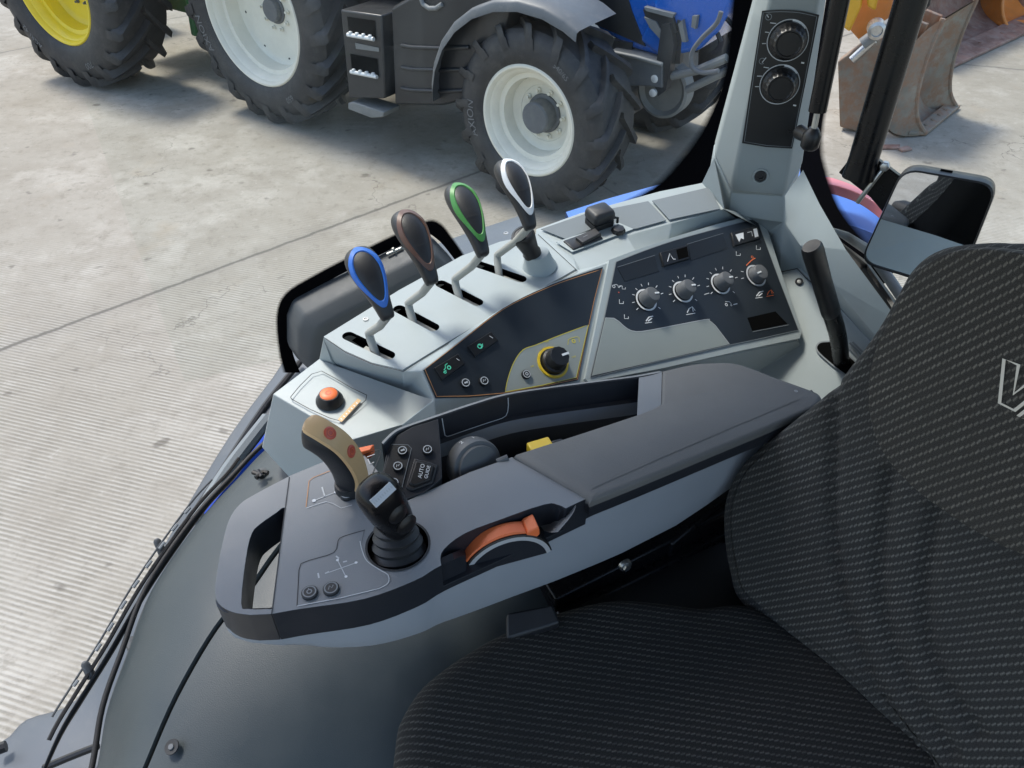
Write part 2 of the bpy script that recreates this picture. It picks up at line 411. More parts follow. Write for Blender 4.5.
def bez(pts, n=6, closed=False):       # Catmull-Rom through points
    pts = [V(p) for p in pts]; out = []; k = len(pts)
    rng = range(k) if closed else range(k - 1)
    for i in rng:
        if closed: p0, p1, p2, p3 = pts[i - 1], pts[i], pts[(i + 1) % k], pts[(i + 2) % k]
        else: p0, p1, p2, p3 = pts[max(i - 1, 0)], pts[i], pts[i + 1], pts[min(i + 2, k - 1)]
        for j in range(n):
            t = j / n
            out.append(0.5 * ((2 * p1) + (p2 - p0) * t + (2 * p0 - 5 * p1 + 4 * p2 - p3) * t * t + (3 * p1 - p0 - 3 * p2 + p3) * t ** 3))
    if not closed: out.append(pts[-1])
    return out
def bez2(pts, n=6, closed=False):
    return [(p.x, p.y) for p in bez([V((a, b, 0)) for a, b in pts], n, closed)]

def rrect(c, r, n=6):
    out = []
    for i in range(4):
        p, a, d = c[i], (c[i - 1] - c[i]).normalized(), (c[(i + 1) % 4] - c[i]).normalized()
        s0, s1 = p + a * r, p + d * r
        for k in range(n + 1):
            t = k / n; out.append(s0 * (1 - t) ** 2 + p * 2 * t * (1 - t) + s1 * t * t)
    return out

# ================================================================== SIDE CONSOLE
DK = plane3(Cn(323, 338, 2.255), Cn(403, 372, 2.252), Cn(584, 213, 2.275))      # lever deck
PN = plane3(Cn(425, 372, 2.255), Cn(756, 217, 2.25), Cn(798, 336, 2.155))       # control panels
RD = plane3(Cn(536, 230, 2.270), Cn(700, 184, 2.285), Cn(627, 236, 2.270))      # rear shelf
BX = plane3(Cn(273, 394, 2.205), Cn(319, 359, 2.208), Cn(402, 423, 2.195))      # front step
FL = plane3(Cn(779, 273, 2.19), Cn(839, 308, 2.175), Cn(818, 363, 2.135))       # recess floor

con = thing('side_console', Cn(520, 330, 1.75), 'pale grey tractor side console carrying a row of four levers and two dark control panels', 'console')

pa = BX.at(273, 394); pg = Cn(262, 447, 2.10); ph = Cn(292, 480, 2.085)
pb = BX.at(319, 359); pb2 = DK.at(323, 338); pc = DK.at(403, 372); pd = BX.at(405, 392)
p0 = PN.at(421, 371, .001); p1 = PN.at(434, 400, .001)
pe = BX.at(351, 440); pe2 = BX.at(402, 424)
pq = PN.at(587, 384, .001); pr = PN.at(797, 341, .001)
pdk2 = DK.at(577, 270); pdk3 = DK.at(536, 234); pdk4 = DK.at(462, 256)
ptop = [PN.at(421, 371, .001), PN.at(456, 344, .001), PN.at(502, 308, .001), PN.at(552, 283, .001), PN.at(604, 264, .001), PN.at(640, 252, .001), PN.at(672, 240, .001), PN.at(715, 227, .001), PN.at(757, 215, .001)]
down = V((0, 0, -.22))
b = B()
F = lambda *p: b.face(list(p), GREY)
F(pa, pb, pd, p1, pe2, pe)
F(pa, pe, ph, pg)
F(pb, pb2, pc, pd)
F(pd, pc, p0, p1)
F(pb, pa, pg, pg + V((0, .2, -.05)), pb2 + V((0, .12, -.2)), pb2)
# near wall below the step and the panels
lo = lambda p, dy=-.02, dz=-.2: p + V((0, dy, dz))
F(pe, pe2, lo(pe2), lo(pe)); F(pe, lo(pe), ph)
F(pe2, p1, lo(p1), lo(pe2)); F(p1, pq, lo(pq), lo(p1))
# ledge between deck and panel
dkin = [pc] + [DK.at(*q) for q in ((440, 348.5), (490, 319), (540, 291))] + [pdk2]
pt = ptop[:5]
for i in range(4): F(dkin[i], dkin[i + 1], pt[i + 1], pt[i])
# panel bed (the panels lie on it)
F(*(ptop + [pr, pq, p1]))
# rear shelf with its lip and the valley behind the panels
so = [RD.at(536, 229), RD.at(580, 213), RD.at(620, 202), RD.at(660, 191), RD.at(702, 183)]
si = [RD.at(573, 257), RD.at(600, 246), RD.at(627, 236), RD.at(672, 223), RD.at(724, 209)]
for i in range(4): F(so[i], so[i + 1], si[i + 1], si[i])
va = [PN.at(586, 268, -.012), PN.at(604, 261, -.010), PN.at(640, 249, -.010), PN.at(672, 237, -.010), PN.at(757, 212, -.010)]
F(si[0], si[1], va[1], va[0]); F(si[1], si[2], va[2], va[1]); F(si[2], si[3], va[3], va[2]); F(si[3], si[4], va[4], va[3])
for i, j in ((1, 4), (2, 5), (3, 6), (4, 8)):
    pass
F(va[0], va[1], ptop[4], pdk2); F(va[1], va[2], ptop[5], ptop[4]); F(va[2], va[3], ptop[6], ptop[5]); F(va[3], va[4], ptop[8], ptop[6])
F(pdk2, pdk3, so[0], si[0]); F(pdk2, si[0], va[0])
# outer wall below deck and shelf, by the window
ow = [pb2, pdk4, pdk3] + so
for x, y in zip(ow, ow[1:]): F(x, y, y + V((.02, .05, -.3)), x + V((.02, .05, -.3)))
# under the pillar foot and the wall behind the panels
fl0 = RD.at(702, 183); k1 = Cn(714, 158, 2.33); k2 = Cn(731, 193, 2.29); k3 = Cn(784, 197, 2.29); k4 = Cn(784, 222, 2.258); k5 = Cn(728, 214, 2.258)
F(so[4], k1, k2, k5, si[4]); F(k2, k3, k4, k5)
F(si[4], k5, k4, Cn(768, 233, 2.235), va[4])
# right band under the rear window
o1 = Cn(803, 170, 2.325); o2 = Cn(820, 205, 2.305); o3 = Cn(846, 250, 2.29); o4 = Cn(900, 323, 2.265); o5 = Cn(960, 400, 2.24)
n1 = Cn(784, 222, 2.258); n2 = Cn(800, 245, 2.25); n3 = Cn(830, 282, 2.235); n4 = Cn(884, 346, 2.21); n5 = Cn(935, 420, 2.19)
F(k3, o1, o2, n1); F(n1, o2, o3, n2)
F(n2, o3, o4, n3); F(n3, o4, n4); F(n4, o4, o5, n5)
f0 = FL.at(768, 242); f1 = FL.at(779, 272); f2 = FL.at(800, 268); f3 = FL.at(839, 307); f4 = FL.at(878, 350); f5 = FL.at(925, 430)
e1 = FL.at(800, 346); e2 = FL.at(818, 363); e3 = FL.at(849, 383); e4 = FL.at(890, 425)
F(n1, n2, f2, f1); F(n1, f1, f0, Cn(768, 233, 2.235)); F(n2, n3, f3, f2); F(n3, n4, f4, f3); F(n4, n5, f5, f4)
flo = [f0, f1, f2, f3, f4, f5, e4, e3, e2, e1]
F(va[4], Cn(768, 233, 2.235), f0, ptop[8])
F(ptop[8], f0, e1, pr)
# shelf towards the seat
z0 = Cn(640, 440, 2.08); z1 = Cn(820, 470, 2.07); z2 = Cn(900, 500, 2.05); z3 = Cn(560, 440, 2.08)
F(pq, pr, e1, z0); F(e1, e2, z1, z0); F(e2, e3, z1); F(e3, e4, z2, z1); F(pq, z0, z3)
F(z0, z1, z1 + down, z0 + down); F(z1, z2, z2 + down, z1 + down); F(z3, z0, z0 + down, z3 + down)
F(*flo)
shell = b.build('shell', con, smooth=32, bevel=.0045, seg=3, ang=14, weld=True)

# lever deck plate with slots
b = B()
deck = [(324, 338), (345, 352), (372, 364), (403, 371), (440, 348), (490, 318.5), (540, 290.5), (576, 270), (537, 235), (500, 243), (462, 257), (400, 291)]
b.prism(DK.many(deck, .0022), -DK.n * .006, GREY)
dk = b.build('lever_deck', con, smooth=32)
slots = [((344, 335), (394, 359)), ((395, 308), (438, 331)), ((437, 283), (482, 306)), ((474, 264), (526, 282))]
cs = []
for a, c in slots:
    A = DK.at(*a); C2 = DK.at(*c); t = (C2 - A).normalized(); s_ = DK.n.cross(t); r = .0074
    A += t * r; C2 -= t * r
    ring = [A + (-t * math.cos(q) + s_ * math.sin(q)) * r for q in [R(-90 + 22.5 * i) for i in range(9)]] + [C2 + (t * math.cos(q) - s_ * math.sin(q)) * r for q in [R(-90 + 22.5 * i) for i in range(9)]]
    w_ = B(); w_.prism([p + DK.n * .02 for p in ring], -DK.n * .036, VOID); cs.append(w_.build('cutter'))
for i, c in enumerate(cs): c.data.materials.clear(); c.data.materials.append(VOID)
dk.data.materials.append(VOID)
cut(dk, cs)
b = B(); b.face([DK.at(452 + (u - 452) * .8, 300 + (v - 300) * .8, -.016) for u, v in deck], VOID)  # black sheet below the deck paints the slots dark inside
b.stroke(DK.many([(326, 340), (346, 354), (373, 366), (403.5, 373), (440, 350.5), (490, 321), (540, 293), (577, 272), (538, 236)], .0026), DK.n, .0011, SEAM)
for u, v in ((366, 321), (506, 235)):
    P_ = DK.at(u, v, .0023)
    b.lathe(P_, DK.n, [(.0036, 0), (.0034, .0012), (.0022, .0012), (.0020, .0004)], METAL, 14)
P_ = DK.at(550, 273, .0026)
b.disc(P_, DK.n, .0062, LINED, 20, .0056); b.disc(P_, DK.n, .0028, LINED, 12, .0023)
# slot guide plates
for a, c in slots:
    A = DK.at(*a, -.006); C2 = DK.at(*c, -.006)
    b.box((A + C2) / 2 + (C2 - A) * .18, (C2 - A) * .28, DK.n.cross((C2 - A).normalized()) * .0035, DK.n * .001, STEM)
tag(b.build('deck_fittings', con), None)

# ---- levers
def lever(base, kink, bot, top, zb, zt, accent, name_label, turn=.1, width=.88):
    L = B()
    P0 = DK.at(*base, -.012); P1 = DK.at(*kink, .014)
    P2 = Cn(*bot, zb); P3 = Cn(*top, zt)
    sp = (P3 - P2)
    d2 = (P2 - P1).normalized()
    L.tube([P0, P0.lerp(P1, .5), P0.lerp(P1, .82), P1 + d2 * .002, P1 + d2 * .008, P1.lerp(P2, .6), P2 + sp * .05], .0050, STEM, 14)
    st = L.build('lever', con)
    if name_label: st['label'] = name_label
    s = sp.normalized(); ln = sp.length
    view = (CAM - (P2 + P3) / 2); n = (view - s * view.dot(s)).normalized()
    n = (n + V((turn, .0, .12))).normalized(); n = (n - s * n.dot(s)).normalized()
    side = s.cross(n)
    prof = [(0, .0072, .0072), (.05, .0086, .0085), (.18, .0098, .0095), (.34, .0125, .0112), (.5, .0160, .0130), (.66, .0188, .0145), (.8, .0192, .0145), (.9, .0168, .0128), (.96, .0128, .0100), (.99, .0075, .0065), (1.0, .002, .002)]
    SEG = 28; rings = []
    for t, a, c in prof:
        cpos = P2 + s * (ln * t) + n * (.006 * math.sin(t * 3.1) - .010 * t * t)
        a *= width * 1.12
        rings.append([cpos + side * (a * math.copysign(abs(math.cos(q)) ** .85, math.cos(q))) + n * (c * math.copysign(abs(math.sin(q)) ** .85, math.sin(q))) for q in [2 * math.pi * k / SEG for k in range(SEG)]])
    G = B(); G.loft(rings, HGREY)
    g = G.build('grip', st, smooth=70, sub=1)
    # coloured trim: an oval band set into the front of the grip, with the dark thumb pad inside it
    def surfp(t, x, off):
        i = max(k for k in range(len(prof)) if prof[k][0] <= t + 1e-6); i = min(i, len(prof) - 2)
        f = (t - prof[i][0]) / (prof[i + 1][0] - prof[i][0])
        a = (prof[i][1] * (1 - f) + prof[i + 1][1] * f) * width; c = prof[i][2] * (1 - f) + prof[i + 1][2] * f; a *= 1.12
        cpos = P2 + s * (ln * t) + n * (.006 * math.sin(t * 3.1) - .010 * t * t)
        xx = max(-.97, min(.97, x)); q = math.acos(xx)
        return cpos + side * (a * math.copysign(abs(xx) ** .85, xx)) + n * (c * (math.sin(q)) ** .85) + (n * math.sin(q) + side * math.cos(q)) * off
    N = 44; T = B(); rr = [[], [], [], []]
    for k in range(N):
        q = 2 * math.pi * k / N
        t = .58 + .38 * math.sin(q); taper = .985
        for j, (sc, off) in enumerate(((1.0, -.0005), (.985, .0008), (.76, .0011), (.73, -.0004))):
            tt = .57 + .425 * math.sin(q) * (sc if sc > .9 else sc + .05)
            rr[j].append(surfp(tt, taper * sc * math.cos(q), off))
    for A_, B_ in zip(rr, rr[1:]):
        T.loft([A_, B_], accent, (False, False))
    T.build('accent_ring', st, smooth=50)
    Sm = B()
    Sm.stroke([surfp(.47, x, .0004) for x in (-.55, -.3, 0, .3, .55)], n, .0008, SEAM)
    Sm.build('grip_seam', st)
    return st
lever((377, 354), (370, 342), (389, 320), (355, 246), 2.318, 2.375, BLUEP, 'console lever with a blue ringed grip', .16)
lever((415, 325), (409, 312), (433, 285), (402, 208), 2.322, 2.382, BROWNP, 'console lever with a brown ringed grip', .42)
lever((461, 300), (455, 288), (484, 257), (455, 181), 2.328, 2.385, GREENP, 'console lever with a green ringed grip', .48)
lever((500, 276), (497, 264), (531, 230), (505, 157), 2.335, 2.392, WHITEP, 'console lever with a white ringed grip', .62)

# black push knob behind the white lever
b = B()
kp = DK.at(539, 268, .002)
ax = (Cn(516, 222, 2.335) - kp).normalized()
b.lathe(kp, DK.n * .6 + ax * .4, [(.024, 0), (.021, .006), (.017, .020), (.016, .024), (.012, .025)], GREY, 28)
kn = b.build('push_knob', con, smooth=45)
b = B()
kb = kp + ax * .018
b.lathe(kb, ax, [(.011, 0), (.0125, .010), (.011, .014), (.0145, .034), (.0155, .038), (.0155, .043), (.0145, .045), (.011, .0455), (.0105, .0448)], BLACK, 28)
b.build('knob_cap', kn, smooth=40)

# ---- control panel 1 (long, dark, beside the levers)
def decal(name, pts, h, m, parent, th=.0012):
    d = B(); d.prism(PN.many(pts, h), -PN.n * th, m); return d
o1p = bez2([(423, 371), (456, 345), (502, 309.5), (552, 285), (602, 268)], 5) + [(594, 300), (577, 381), (540, 389), (502, 395.5), (468, 398.5), (435, 399)]
b = decal('p', o1p, .0030, PANEL, con)
b.stroke(PN.many([(p[0] + (512 - p[0]) * .012, p[1] + (345 - p[1]) * .03) for p in o1p], .0033), PN.n, .0007, ORLINE, True)
insp = bez2([(504, 393), (507, 379), (513, 363), (522, 351), (535, 346), (560, 336), (587, 326)], 4) + [(575, 378.5), (540, 386.5)]
b.prism(PN.many(insp, .0036), -PN.n * .0004, INSERT)
b.stroke(PN.many(insp, .0039), PN.n, .0009, YLINE, True)
# power take off symbol and dial figures
for q in ([(566.5, 346), (567, 341), (569.5, 339.5)], [(578, 343.5), (577.5, 338.5), (575, 338)]): b.stroke(PN.many(q, .004), PN.n, .0008, YLINE)
b.stroke(PN.many([(569.5, 339.5), (575, 338)], .004), PN.n, .0008, YLINE)
b.disc(PN.at(572.2, 342.3, .004), PN.n, .0028, YLINE, 14, .0014)
for (u, v, tx) in ((545.5, 343, '1000'), (572.5, 358, '540E'), (531, 367.5, '540'), (557, 383, '0')):
    X = (PN.at(u + 4, v - 1.2) - PN.at(u, v)).normalized(); Y = PN.n.cross(X); O = PN.at(u, v, .004)
    b.text(tx, lambda x, y: O + X * x + Y * y, .0032, YLINE)
pan1 = b.build('control_panel', con)
pan1['label'] = 'long dark panel with yellow edged dial section'
def dial(parent, u, v, plane, r, name, ringm, mats, hgt=.019, ptr=None, tilt=V((0, 0, 0)), ring=True, cap=None, flutes=0, label=None):
    ax = (plane.n + tilt).normalized(); O = plane.at(u, v, .0032)
    d = B()
    if flutes:
        fx, fy, _ = frame(ax); rings = []
        for rr_, h in ((r, 0), (r * .98, hgt * .35), (r * .86, hgt * .42), (r * .80, hgt * .92), (r * .74, hgt)):
            rings.append([O + ax * h + (fx * math.cos(q) + fy * math.sin(q)) * (rr_ * (1 - (.05 if (k % 2 and h > hgt * .4) else 0))) for k, q in [(k, 2 * math.pi * k / flutes) for k in range(flutes)]])
        d.loft(rings, mats)
    else:
        d.lathe(O, ax, [(r, 0), (r * .99, hgt * .25), (r * .90, hgt * .8), (r * .82, hgt * .97), (r * .70, hgt)], mats, 36)
    if ptr is not None:
        fx = (plane.at(u + 8 * math.cos(R(ptr)), v - 8 * math.sin(R(ptr))) - plane.at(u, v)); fx = (fx - ax * fx.dot(ax)).normalized(); fy = ax.cross(fx)
        d.box(O + ax * (hgt * .98) + fx * r * .47, fx * r * .30, fy * r * .085, ax * .0012, WHITE)
    k = d.build(name, parent, smooth=40)
    if label: k['label'] = label
    if ring:
        g = B(); g.disc(plane.at(u, v, .0036), plane.n, r * 1.28, ringm, 40, r * 1.08); g.build('dial_ring', parent)
    return k
dial(pan1, 551.6, 363.5, PN, .0165, 'dial', YLINE, BLACK, .022, 20, flutes=24, label='black dial in a yellow ring')
b = B(); b.lathe(PN.at(551.6, 363.5, .0037), PN.n, [(.0205, 0), (.0205, .0016), (.0178, .0016)], YELLOW, 40, (False, False)); b.build('yellow_collar', pan1)
def button(parent, u, v, plane, r, h0=.003, col=BLACK, ringm=LINEG, mark=1):
    O = plane.at(u, v, h0); d = B()
    d.lathe(O, plane.n, [(r, 0), (r, .0028), (r * .9, .0036), (r * .72, .0036)], col, 24)
    d.disc(O + plane.n * .0038, plane.n, r * .84, ringm, 24, r * .68)
    t = O + plane.n * .0039; X = (plane.at(u + 3, v - 1) - plane.at(u, v)).normalized(); Y = plane.n.cross(X)
    if mark == 1:
        d.box(t, X * r * .32, Y * r * .16, plane.n * .0001, ringm); d.box(t + X * r * .38, X * r * .05, Y * r * .26, plane.n * .0001, ringm)
    elif mark == 2:
        d.stroke([t - X * r * .35 - Y * r * .2, t - X * r * .1 + Y * r * .3, t + X * r * .1 - Y * r * .1, t + X * r * .35 + Y * r * .25], plane.n, r * .13, ringm)
    elif mark == 3:
        d.disc(t, plane.n, r * .36, ringm, 14, r * .2); d.box(t + Y * r * .36, X * r * .06, Y * r * .14, plane.n * .0001, ringm)
    return d.build('push_button', parent, smooth=40)
button(pan1, 464, 384.5, PN, .0058, mark=1); button(pan1, 482.5, 382.5, PN, .0058, mark=2); button(pan1, 524.5, 376, PN, .0058, .0036, mark=3)
def rocker(parent, quad, plane, m, h=.003, th=.004, name='rocker_switch', marks=None):
    d = B(); q = plane.many(quad, h); c = sum(q, V()) / 4
    top = [c + (p - c) * .9 + plane.n * th for p in q]
    top[0] -= plane.n * th * .3; top[3] -= plane.n * th * .3
    d.loft([q, [c + (p - c) * .97 + plane.n * th * .7 for p in q], top], m)
    nn = (top[1] - top[0]).cross(top[2] - top[0]).normalized()
    if nn.dot(plane.n) < 0: nn = -nn
    if marks:
        def bl(a, c2): return (top[0] * (1 - a) + top[1] * a) * (1 - c2) + (top[3] * (1 - a) + top[2] * a) * c2 + nn * .0003
        marks(d, bl, nn)
    o = d.build(name, parent, smooth=30, bevel=.0006, seg=2)
    return o
def tractor_icon(d, bl, nn, m=GICON, ox=.30, sc=1.0):
    d.disc(bl(ox + .12 * sc, .55), nn, .0026 * sc, m, 12, .0014 * sc); d.disc(bl(ox - .10 * sc, .68), nn, .0018 * sc, m, 10, .0009 * sc)
    d.stroke([bl(ox - .1 * sc, .5), bl(ox, .42), bl(ox + .04 * sc, .22), bl(ox + .15 * sc, .2)], nn, .0009 * sc, m)
    d.stroke([bl(ox - .16 * sc, .62), bl(ox - .02, .6)], nn, .0008 * sc, m)
def globe_icon(d, bl, nn, m=GICON):
    d.disc(bl(.32, .55), nn, .0033, m, 14, .0022); d.stroke([bl(.22, .5), bl(.3, .35), bl(.42, .7)], nn, .001, m); d.stroke([bl(.3, .72), bl(.46, .5)], nn, .001, m)
    d.stroke([bl(.85, .25), bl(.9, .6)], nn, .0007, LINEG)
def mk1(d, bl, nn): tractor_icon(d, bl, nn); d.stroke([bl(.85, .25), bl(.9, .55)], nn, .0007, LINEG)
rocker(pan1, [(433, 369.5), (457, 355), (464, 365.5), (440.5, 382)], PN, BLACK, marks=mk1)['label'] = 'black rocker with a green tractor symbol'
rocker(pan1, [(466, 348), (490, 333), (497, 342), (473.5, 358.5)], PN, BLACK, marks=globe_icon)['label'] = 'black rocker with a round green symbol'

# ---- control panel 2 (dials)
fr = [(607, 262), (640, 249.5), (672, 239), (715, 226), (756, 215.5), (761, 219), (780, 278), (799, 333), (797, 340), (740, 352), (660, 370), (586, 384), (583, 380)]
b = decal('f', fr, .006, GREY, con, .006)
inner = bez2([(613.5, 264.5), (640, 254), (672, 243), (715, 231), (753.5, 221)], 3) + [(775, 280), (795, 332), (760, 340), (727, 347), (655, 363.5), (588, 379.5), (602, 319)]
b.prism(PN.many(inner, .0072), -PN.n * .001, PANEL)
b.stroke(PN.many(inner, .0075), PN.n, .0008, LINED, True)
ins2 = [(602.5, 320.5), (611, 320.8)] + bez2([(616, 324), (624, 331), (633, 334), (650, 332), (701, 322), (706, 323), (712, 328)], 2) + [(726, 346.5), (655, 363), (589, 378)]
b.prism(PN.many(ins2, .0078), -PN.n * .0005, INSERT)
b.stroke(PN.many(ins2[:-2], .0081), PN.n, .0007, LINEG)
# dial ticks
def ticks(u, v, r, angs, m=WHITE):
    for a in angs:
        A_ = (u + r * math.cos(R(a)), v - r * .98 * math.sin(R(a))); C_ = (u + (r + 2.6) * math.cos(R(a)), v - (r + 2.6) * .98 * math.sin(R(a)))
        b.stroke(PN.many([A_, C_], .0076), PN.n, .0009, m)
for u, v in ((645, 301), (681.5, 293), (719, 285)): ticks(u, v, 13.6, (20, 55, 88, 115, 140, 165, 195, 225, -40))
ticks(754.5, 276.7, 14.5, (170, 195)); b.stroke(PN.many(bez2([(743, 268), (748, 263), (752, 260.5)], 3), .0076), PN.n, .0013, ORANGE)
b.disc(PN.at(749, 259.5, .0076), PN.n, .0022, ORANGE, 10, .0014)
# pictograms under and beside the dials
def pic(u, v, k, m=WHITE, s=1.0):
    q = lambda *pp: PN.many([(u + x * s, v + y * s) for x, y in pp], .0077)
    if k == 0: b.stroke(q((-4, 3), (3, 2)), PN.n, .0009, m); b.stroke(q((-3, 1), (0, -3), (4, -4)), PN.n, .0016, m); b.stroke(q((-1, 1), (3, -2)), PN.n, .0016, m)
    if k == 1: b.stroke(q((-5, 4), (4, 2.5)), PN.n, .0009, m); b.stroke(q((-4, 2), (-2, -2), (1, -4), (2, 1)), PN.n, .0015, m); b.stroke(q((1, -4), (4, 0)), PN.n, .0011, m)
    if k == 2: b.disc(PN.at(u - 3, v, .0077), PN.n, .0024, m, 10, .0014); b.disc(PN.at(u + 2, v + .5, .0077), PN.n, .0015, m, 10, .0008); b.stroke(q((-4, -3), (0, -3), (2, -1)), PN.n, .0009, m); b.stroke(q((4, 0), (8, -1)), PN.n, .0014, m)
    if k == 3: b.stroke(q((-2, -2), (-2, 2), (2, 2), (2, 0)), PN.n, .0009, m)
for a in ((646, 322.5, 0), (688, 313, 1), (726, 307, 2), (756, 297.5, 0), (623.5, 319, 3), (618.5, 304, 3), (735, 256, 3), (755, 250, 3)): pic(*a)
pic(767, 295.5, 1, ORANGE, .8); pic(621, 290, 3, LINEG, .8); pic(614, 289, 2, LINEG, .6); b.disc(PN.at(616, 295, .0077), PN.n, .0011, REDB, 8)
b.stroke(PN.many([(701, 297), (706, 295.5)], .0077), PN.n, .0011, LINEG)
# covered spare cut-outs
for q in ([(614.5, 270), (652, 258), (656, 274), (622, 284)], [(684, 247), (720, 236), (725, 251), (688, 263)]):
    b.prism(PN.many(q, .0078), -PN.n * .0006, PANEL2); b.stroke(PN.many(q[:2], .0081), PN.n, .0005, LINED)
b.prism(PN.many([(744, 320), (772, 313.5), (784, 326), (749, 333)], .0076), -PN.n * .0004, VOID)
b.stroke(PN.many([(749, 334), (785, 327)], .008), PN.n, .0008, LINED)
pan2 = b.build('control_panel', con, smooth=30, bevel=.0012, seg=2, ang=50)
pan2['label'] = 'framed navy panel with four dials'
PN2 = Plane(PN.at(700, 290, .0050), PN.n)
for (u, v), a in zip(((645, 301), (681.5, 293), (719, 285)), (12, 12, 15)):
    dial(pan2, u, v, PN2, .0125, 'dial', WHITE, KNOBG, .0165, a, tilt=V((.10, .16, 0)))
dial(pan2, 754.5, 276.7, PN2, .0135, 'dial', LINEG, KNOBG, .013, 205, tilt=V((.02, .05, 0)))['label'] = 'wider grey dial with orange warning arc'
def mk2(d, bl, nn): d.stroke([bl(.12, .8), bl(.28, .25), bl(.36, .75), bl(.44, .8)], nn, .0012, WHITE); d.face([bl(.55, .1), bl(.97, .1), bl(.97, .9), bl(.55, .9)], VOID)
rocker(pan2, [(656, 256), (684, 248), (686.5, 262), (660, 269.5)], PN, BLACK, .0073, marks=mk2)
def mk3(d, bl, nn):
    d.face([bl(.08, .2), bl(.4, .2), bl(.36, .75), bl(.26, .6), bl(.16, .85)], WHITE); d.face([bl(.8, .15), bl(.95, .15), bl(.95, .85), bl(.8, .85)], SILVER); d.stroke([bl(.55, .3), bl(.72, .3), bl(.72, .7)], nn, .001, LINEG)
rocker(pan2, [(727, 236), (754, 229), (756.5, 242), (730, 249.5)], PN, BLACK, .0073, marks=mk3)['label'] = 'rocker with white pictograms'

# ---- orange hazard button on the front step
b = B()
u_ = BX.many(bez2([(291, 399), (300, 388), (312, 376), (322, 373), (335, 380), (352, 390), (367, 397), (366, 402), (355, 412), (341, 423), (330, 420), (310, 411), (292, 401)], 1), .0034)
b.stroke(u_, BX.n, .0011, SEAM, True)
b.prism(BX.many([(338, 421.5), (358, 400.5), (361.5, 402.5), (342, 424)], .0036), -BX.n * .0004, TAN)
for k in range(7):
    f = k / 7; A_ = BX.at(341 + 18 * f, 420.5 - 18.5 * f, .0038); C_ = BX.at(342.5 + 18 * f, 421.8 - 18.5 * f, .0038); b.stroke([A_, C_], BX.n, .0012, WHITE)
b.build('step_marking', con)
b = B(); O = BX.at(330, 402, .002)
b.lathe(O, BX.n, [(.0168, 0), (.0165, .003), (.0115, .012), (.0105, .012)], BLACK, 30)
hb = b.build('hazard_button', con, smooth=40)
b = B(); b.lathe(O + BX.n * .011, BX.n, [(.0104, 0), (.0104, .0015), (.0085, .0028), (.004, .0032)], ORANGE, 28)
b.disc(O + BX.n * .0144, BX.n, .0035, REDB, 14, .0026)
b.build('button_cap', hb, smooth=40)
b = B(); O = Cn(279, 446, 2.105); nn = V((-.75, -.65, .1)); b.lathe(O, nn, [(.0045, 0), (.004, .006), (.002, .007)], BLACK, 12); b.build('cable_peg', con)

# ---- rear shelf inserts, rocker, knob, socket cover
b = B()
for q in ([(541, 231), (580, 217.5), (606, 208), (615, 221), (584, 234), (566, 241)], [(601, 212.5), (648, 203), (666, 222), (636, 230.5), (624, 231), (611, 226)], [(652, 202.5), (709, 189), (720, 210.5), (669, 221.5)]):
    b.prism(RD.many(q, .0034), -RD.n * .001, DECKIN)
b.prism(RD.many([(556, 244), (617, 224), (633, 231), (572, 254)], .0036), -RD.n * .001, GREY)
b.build('shelf_insert', con, smooth=30)
def mk4(d, bl, nn): d.stroke([bl(.2, .45), bl(.45, .45)], nn, .0008, LINED)
rocker(con, [(563, 244), (594, 233), (603, 241), (573, 252.5)], RD, BLACK, .0036, .003, 'switch_bezel')
rocker(con, [(575, 243), (595, 234.5), (601, 240), (582, 248.5)], RD, HGREY, .006, .006, marks=mk4)
b = B(); O = RD.at(618, 233.5, .003); b.lathe(O, RD.n, [(.010, 0), (.010, .004), (.0085, .0065), (.006, .007)], BLACK, 8); b.build('push_button', con, smooth=30)
b = B(); O = RD.at(599, 226, .002)
X = (RD.at(612, 221.5) - RD.at(590, 229)).normalized(); Y = RD.n.cross(X)
sq4 = lambda a, c, h, r: rrect([O + X * i * a + Y * j * c + RD.n * h for i, j in ((-1, -1), (1, -1), (1, 1), (-1, 1))], r)
b.loft([sq4(.0165, .0145, 0, .004), sq4(.0165, .0145, .010, .004)], BLACKR)
b.loft([sq4(.0165, .0150, .012, .006), sq4(.0175, .0158, .014, .006), sq4(.0175, .0158, .021, .006), sq4(.0160, .0145, .0255, .006), sq4(.0125, .011, .0275, .006)], HGREY)
b.tube([O + X * .017 + RD.n * .014 - Y * .012, O + X * .022 + RD.n * .012 - Y * .013, O + X * .022 + RD.n * .004 - Y * .013], .002, BLACK, 8)
b.build('socket_cover', con, smooth=50)

# ---- recess floor details: lid line, slot, parking lever
b = B()
lidl = [(768, 276), (780, 273), (797, 269.5), (806, 279), (839, 307.5), (878, 350), (900, 376)]
b.stroke(FL.many(lidl, .0025), FL.n, .0016, SEAM)
b.lathe(FL.at(799, 282, .001), FL.n, [(.006, 0), (.0055, .002), (.004, .002), (.0035, .0005)], SEAM, 16)
b.lathe(FL.at(799, 282, .0012), FL.n, [(.003, 0), (.003, .001), (.001, .0012)], METAL, 10)
slot = bez2([(817, 352), (818, 344.5), (826, 342.5), (836, 344), (850, 358), (880, 385), (905, 410), (880, 412), (852, 382), (832, 366)], 4, True)
b.prism(FL.many(slot, .0030), -FL.n * .002, VOID)
b.stroke(FL.many(slot, .0034), FL.n, .0022, LINED, True)
for dx, m in ((3, LINED), (7, DECKIN), (10, LINED)):
    b.stroke(FL.many([(842 + dx, 346 - dx * .3), (866 + dx, 370 - dx * .3), (890 + dx, 394)], .0036), FL.n, .003, m)
b.build('lever_slot', con)
b = B()
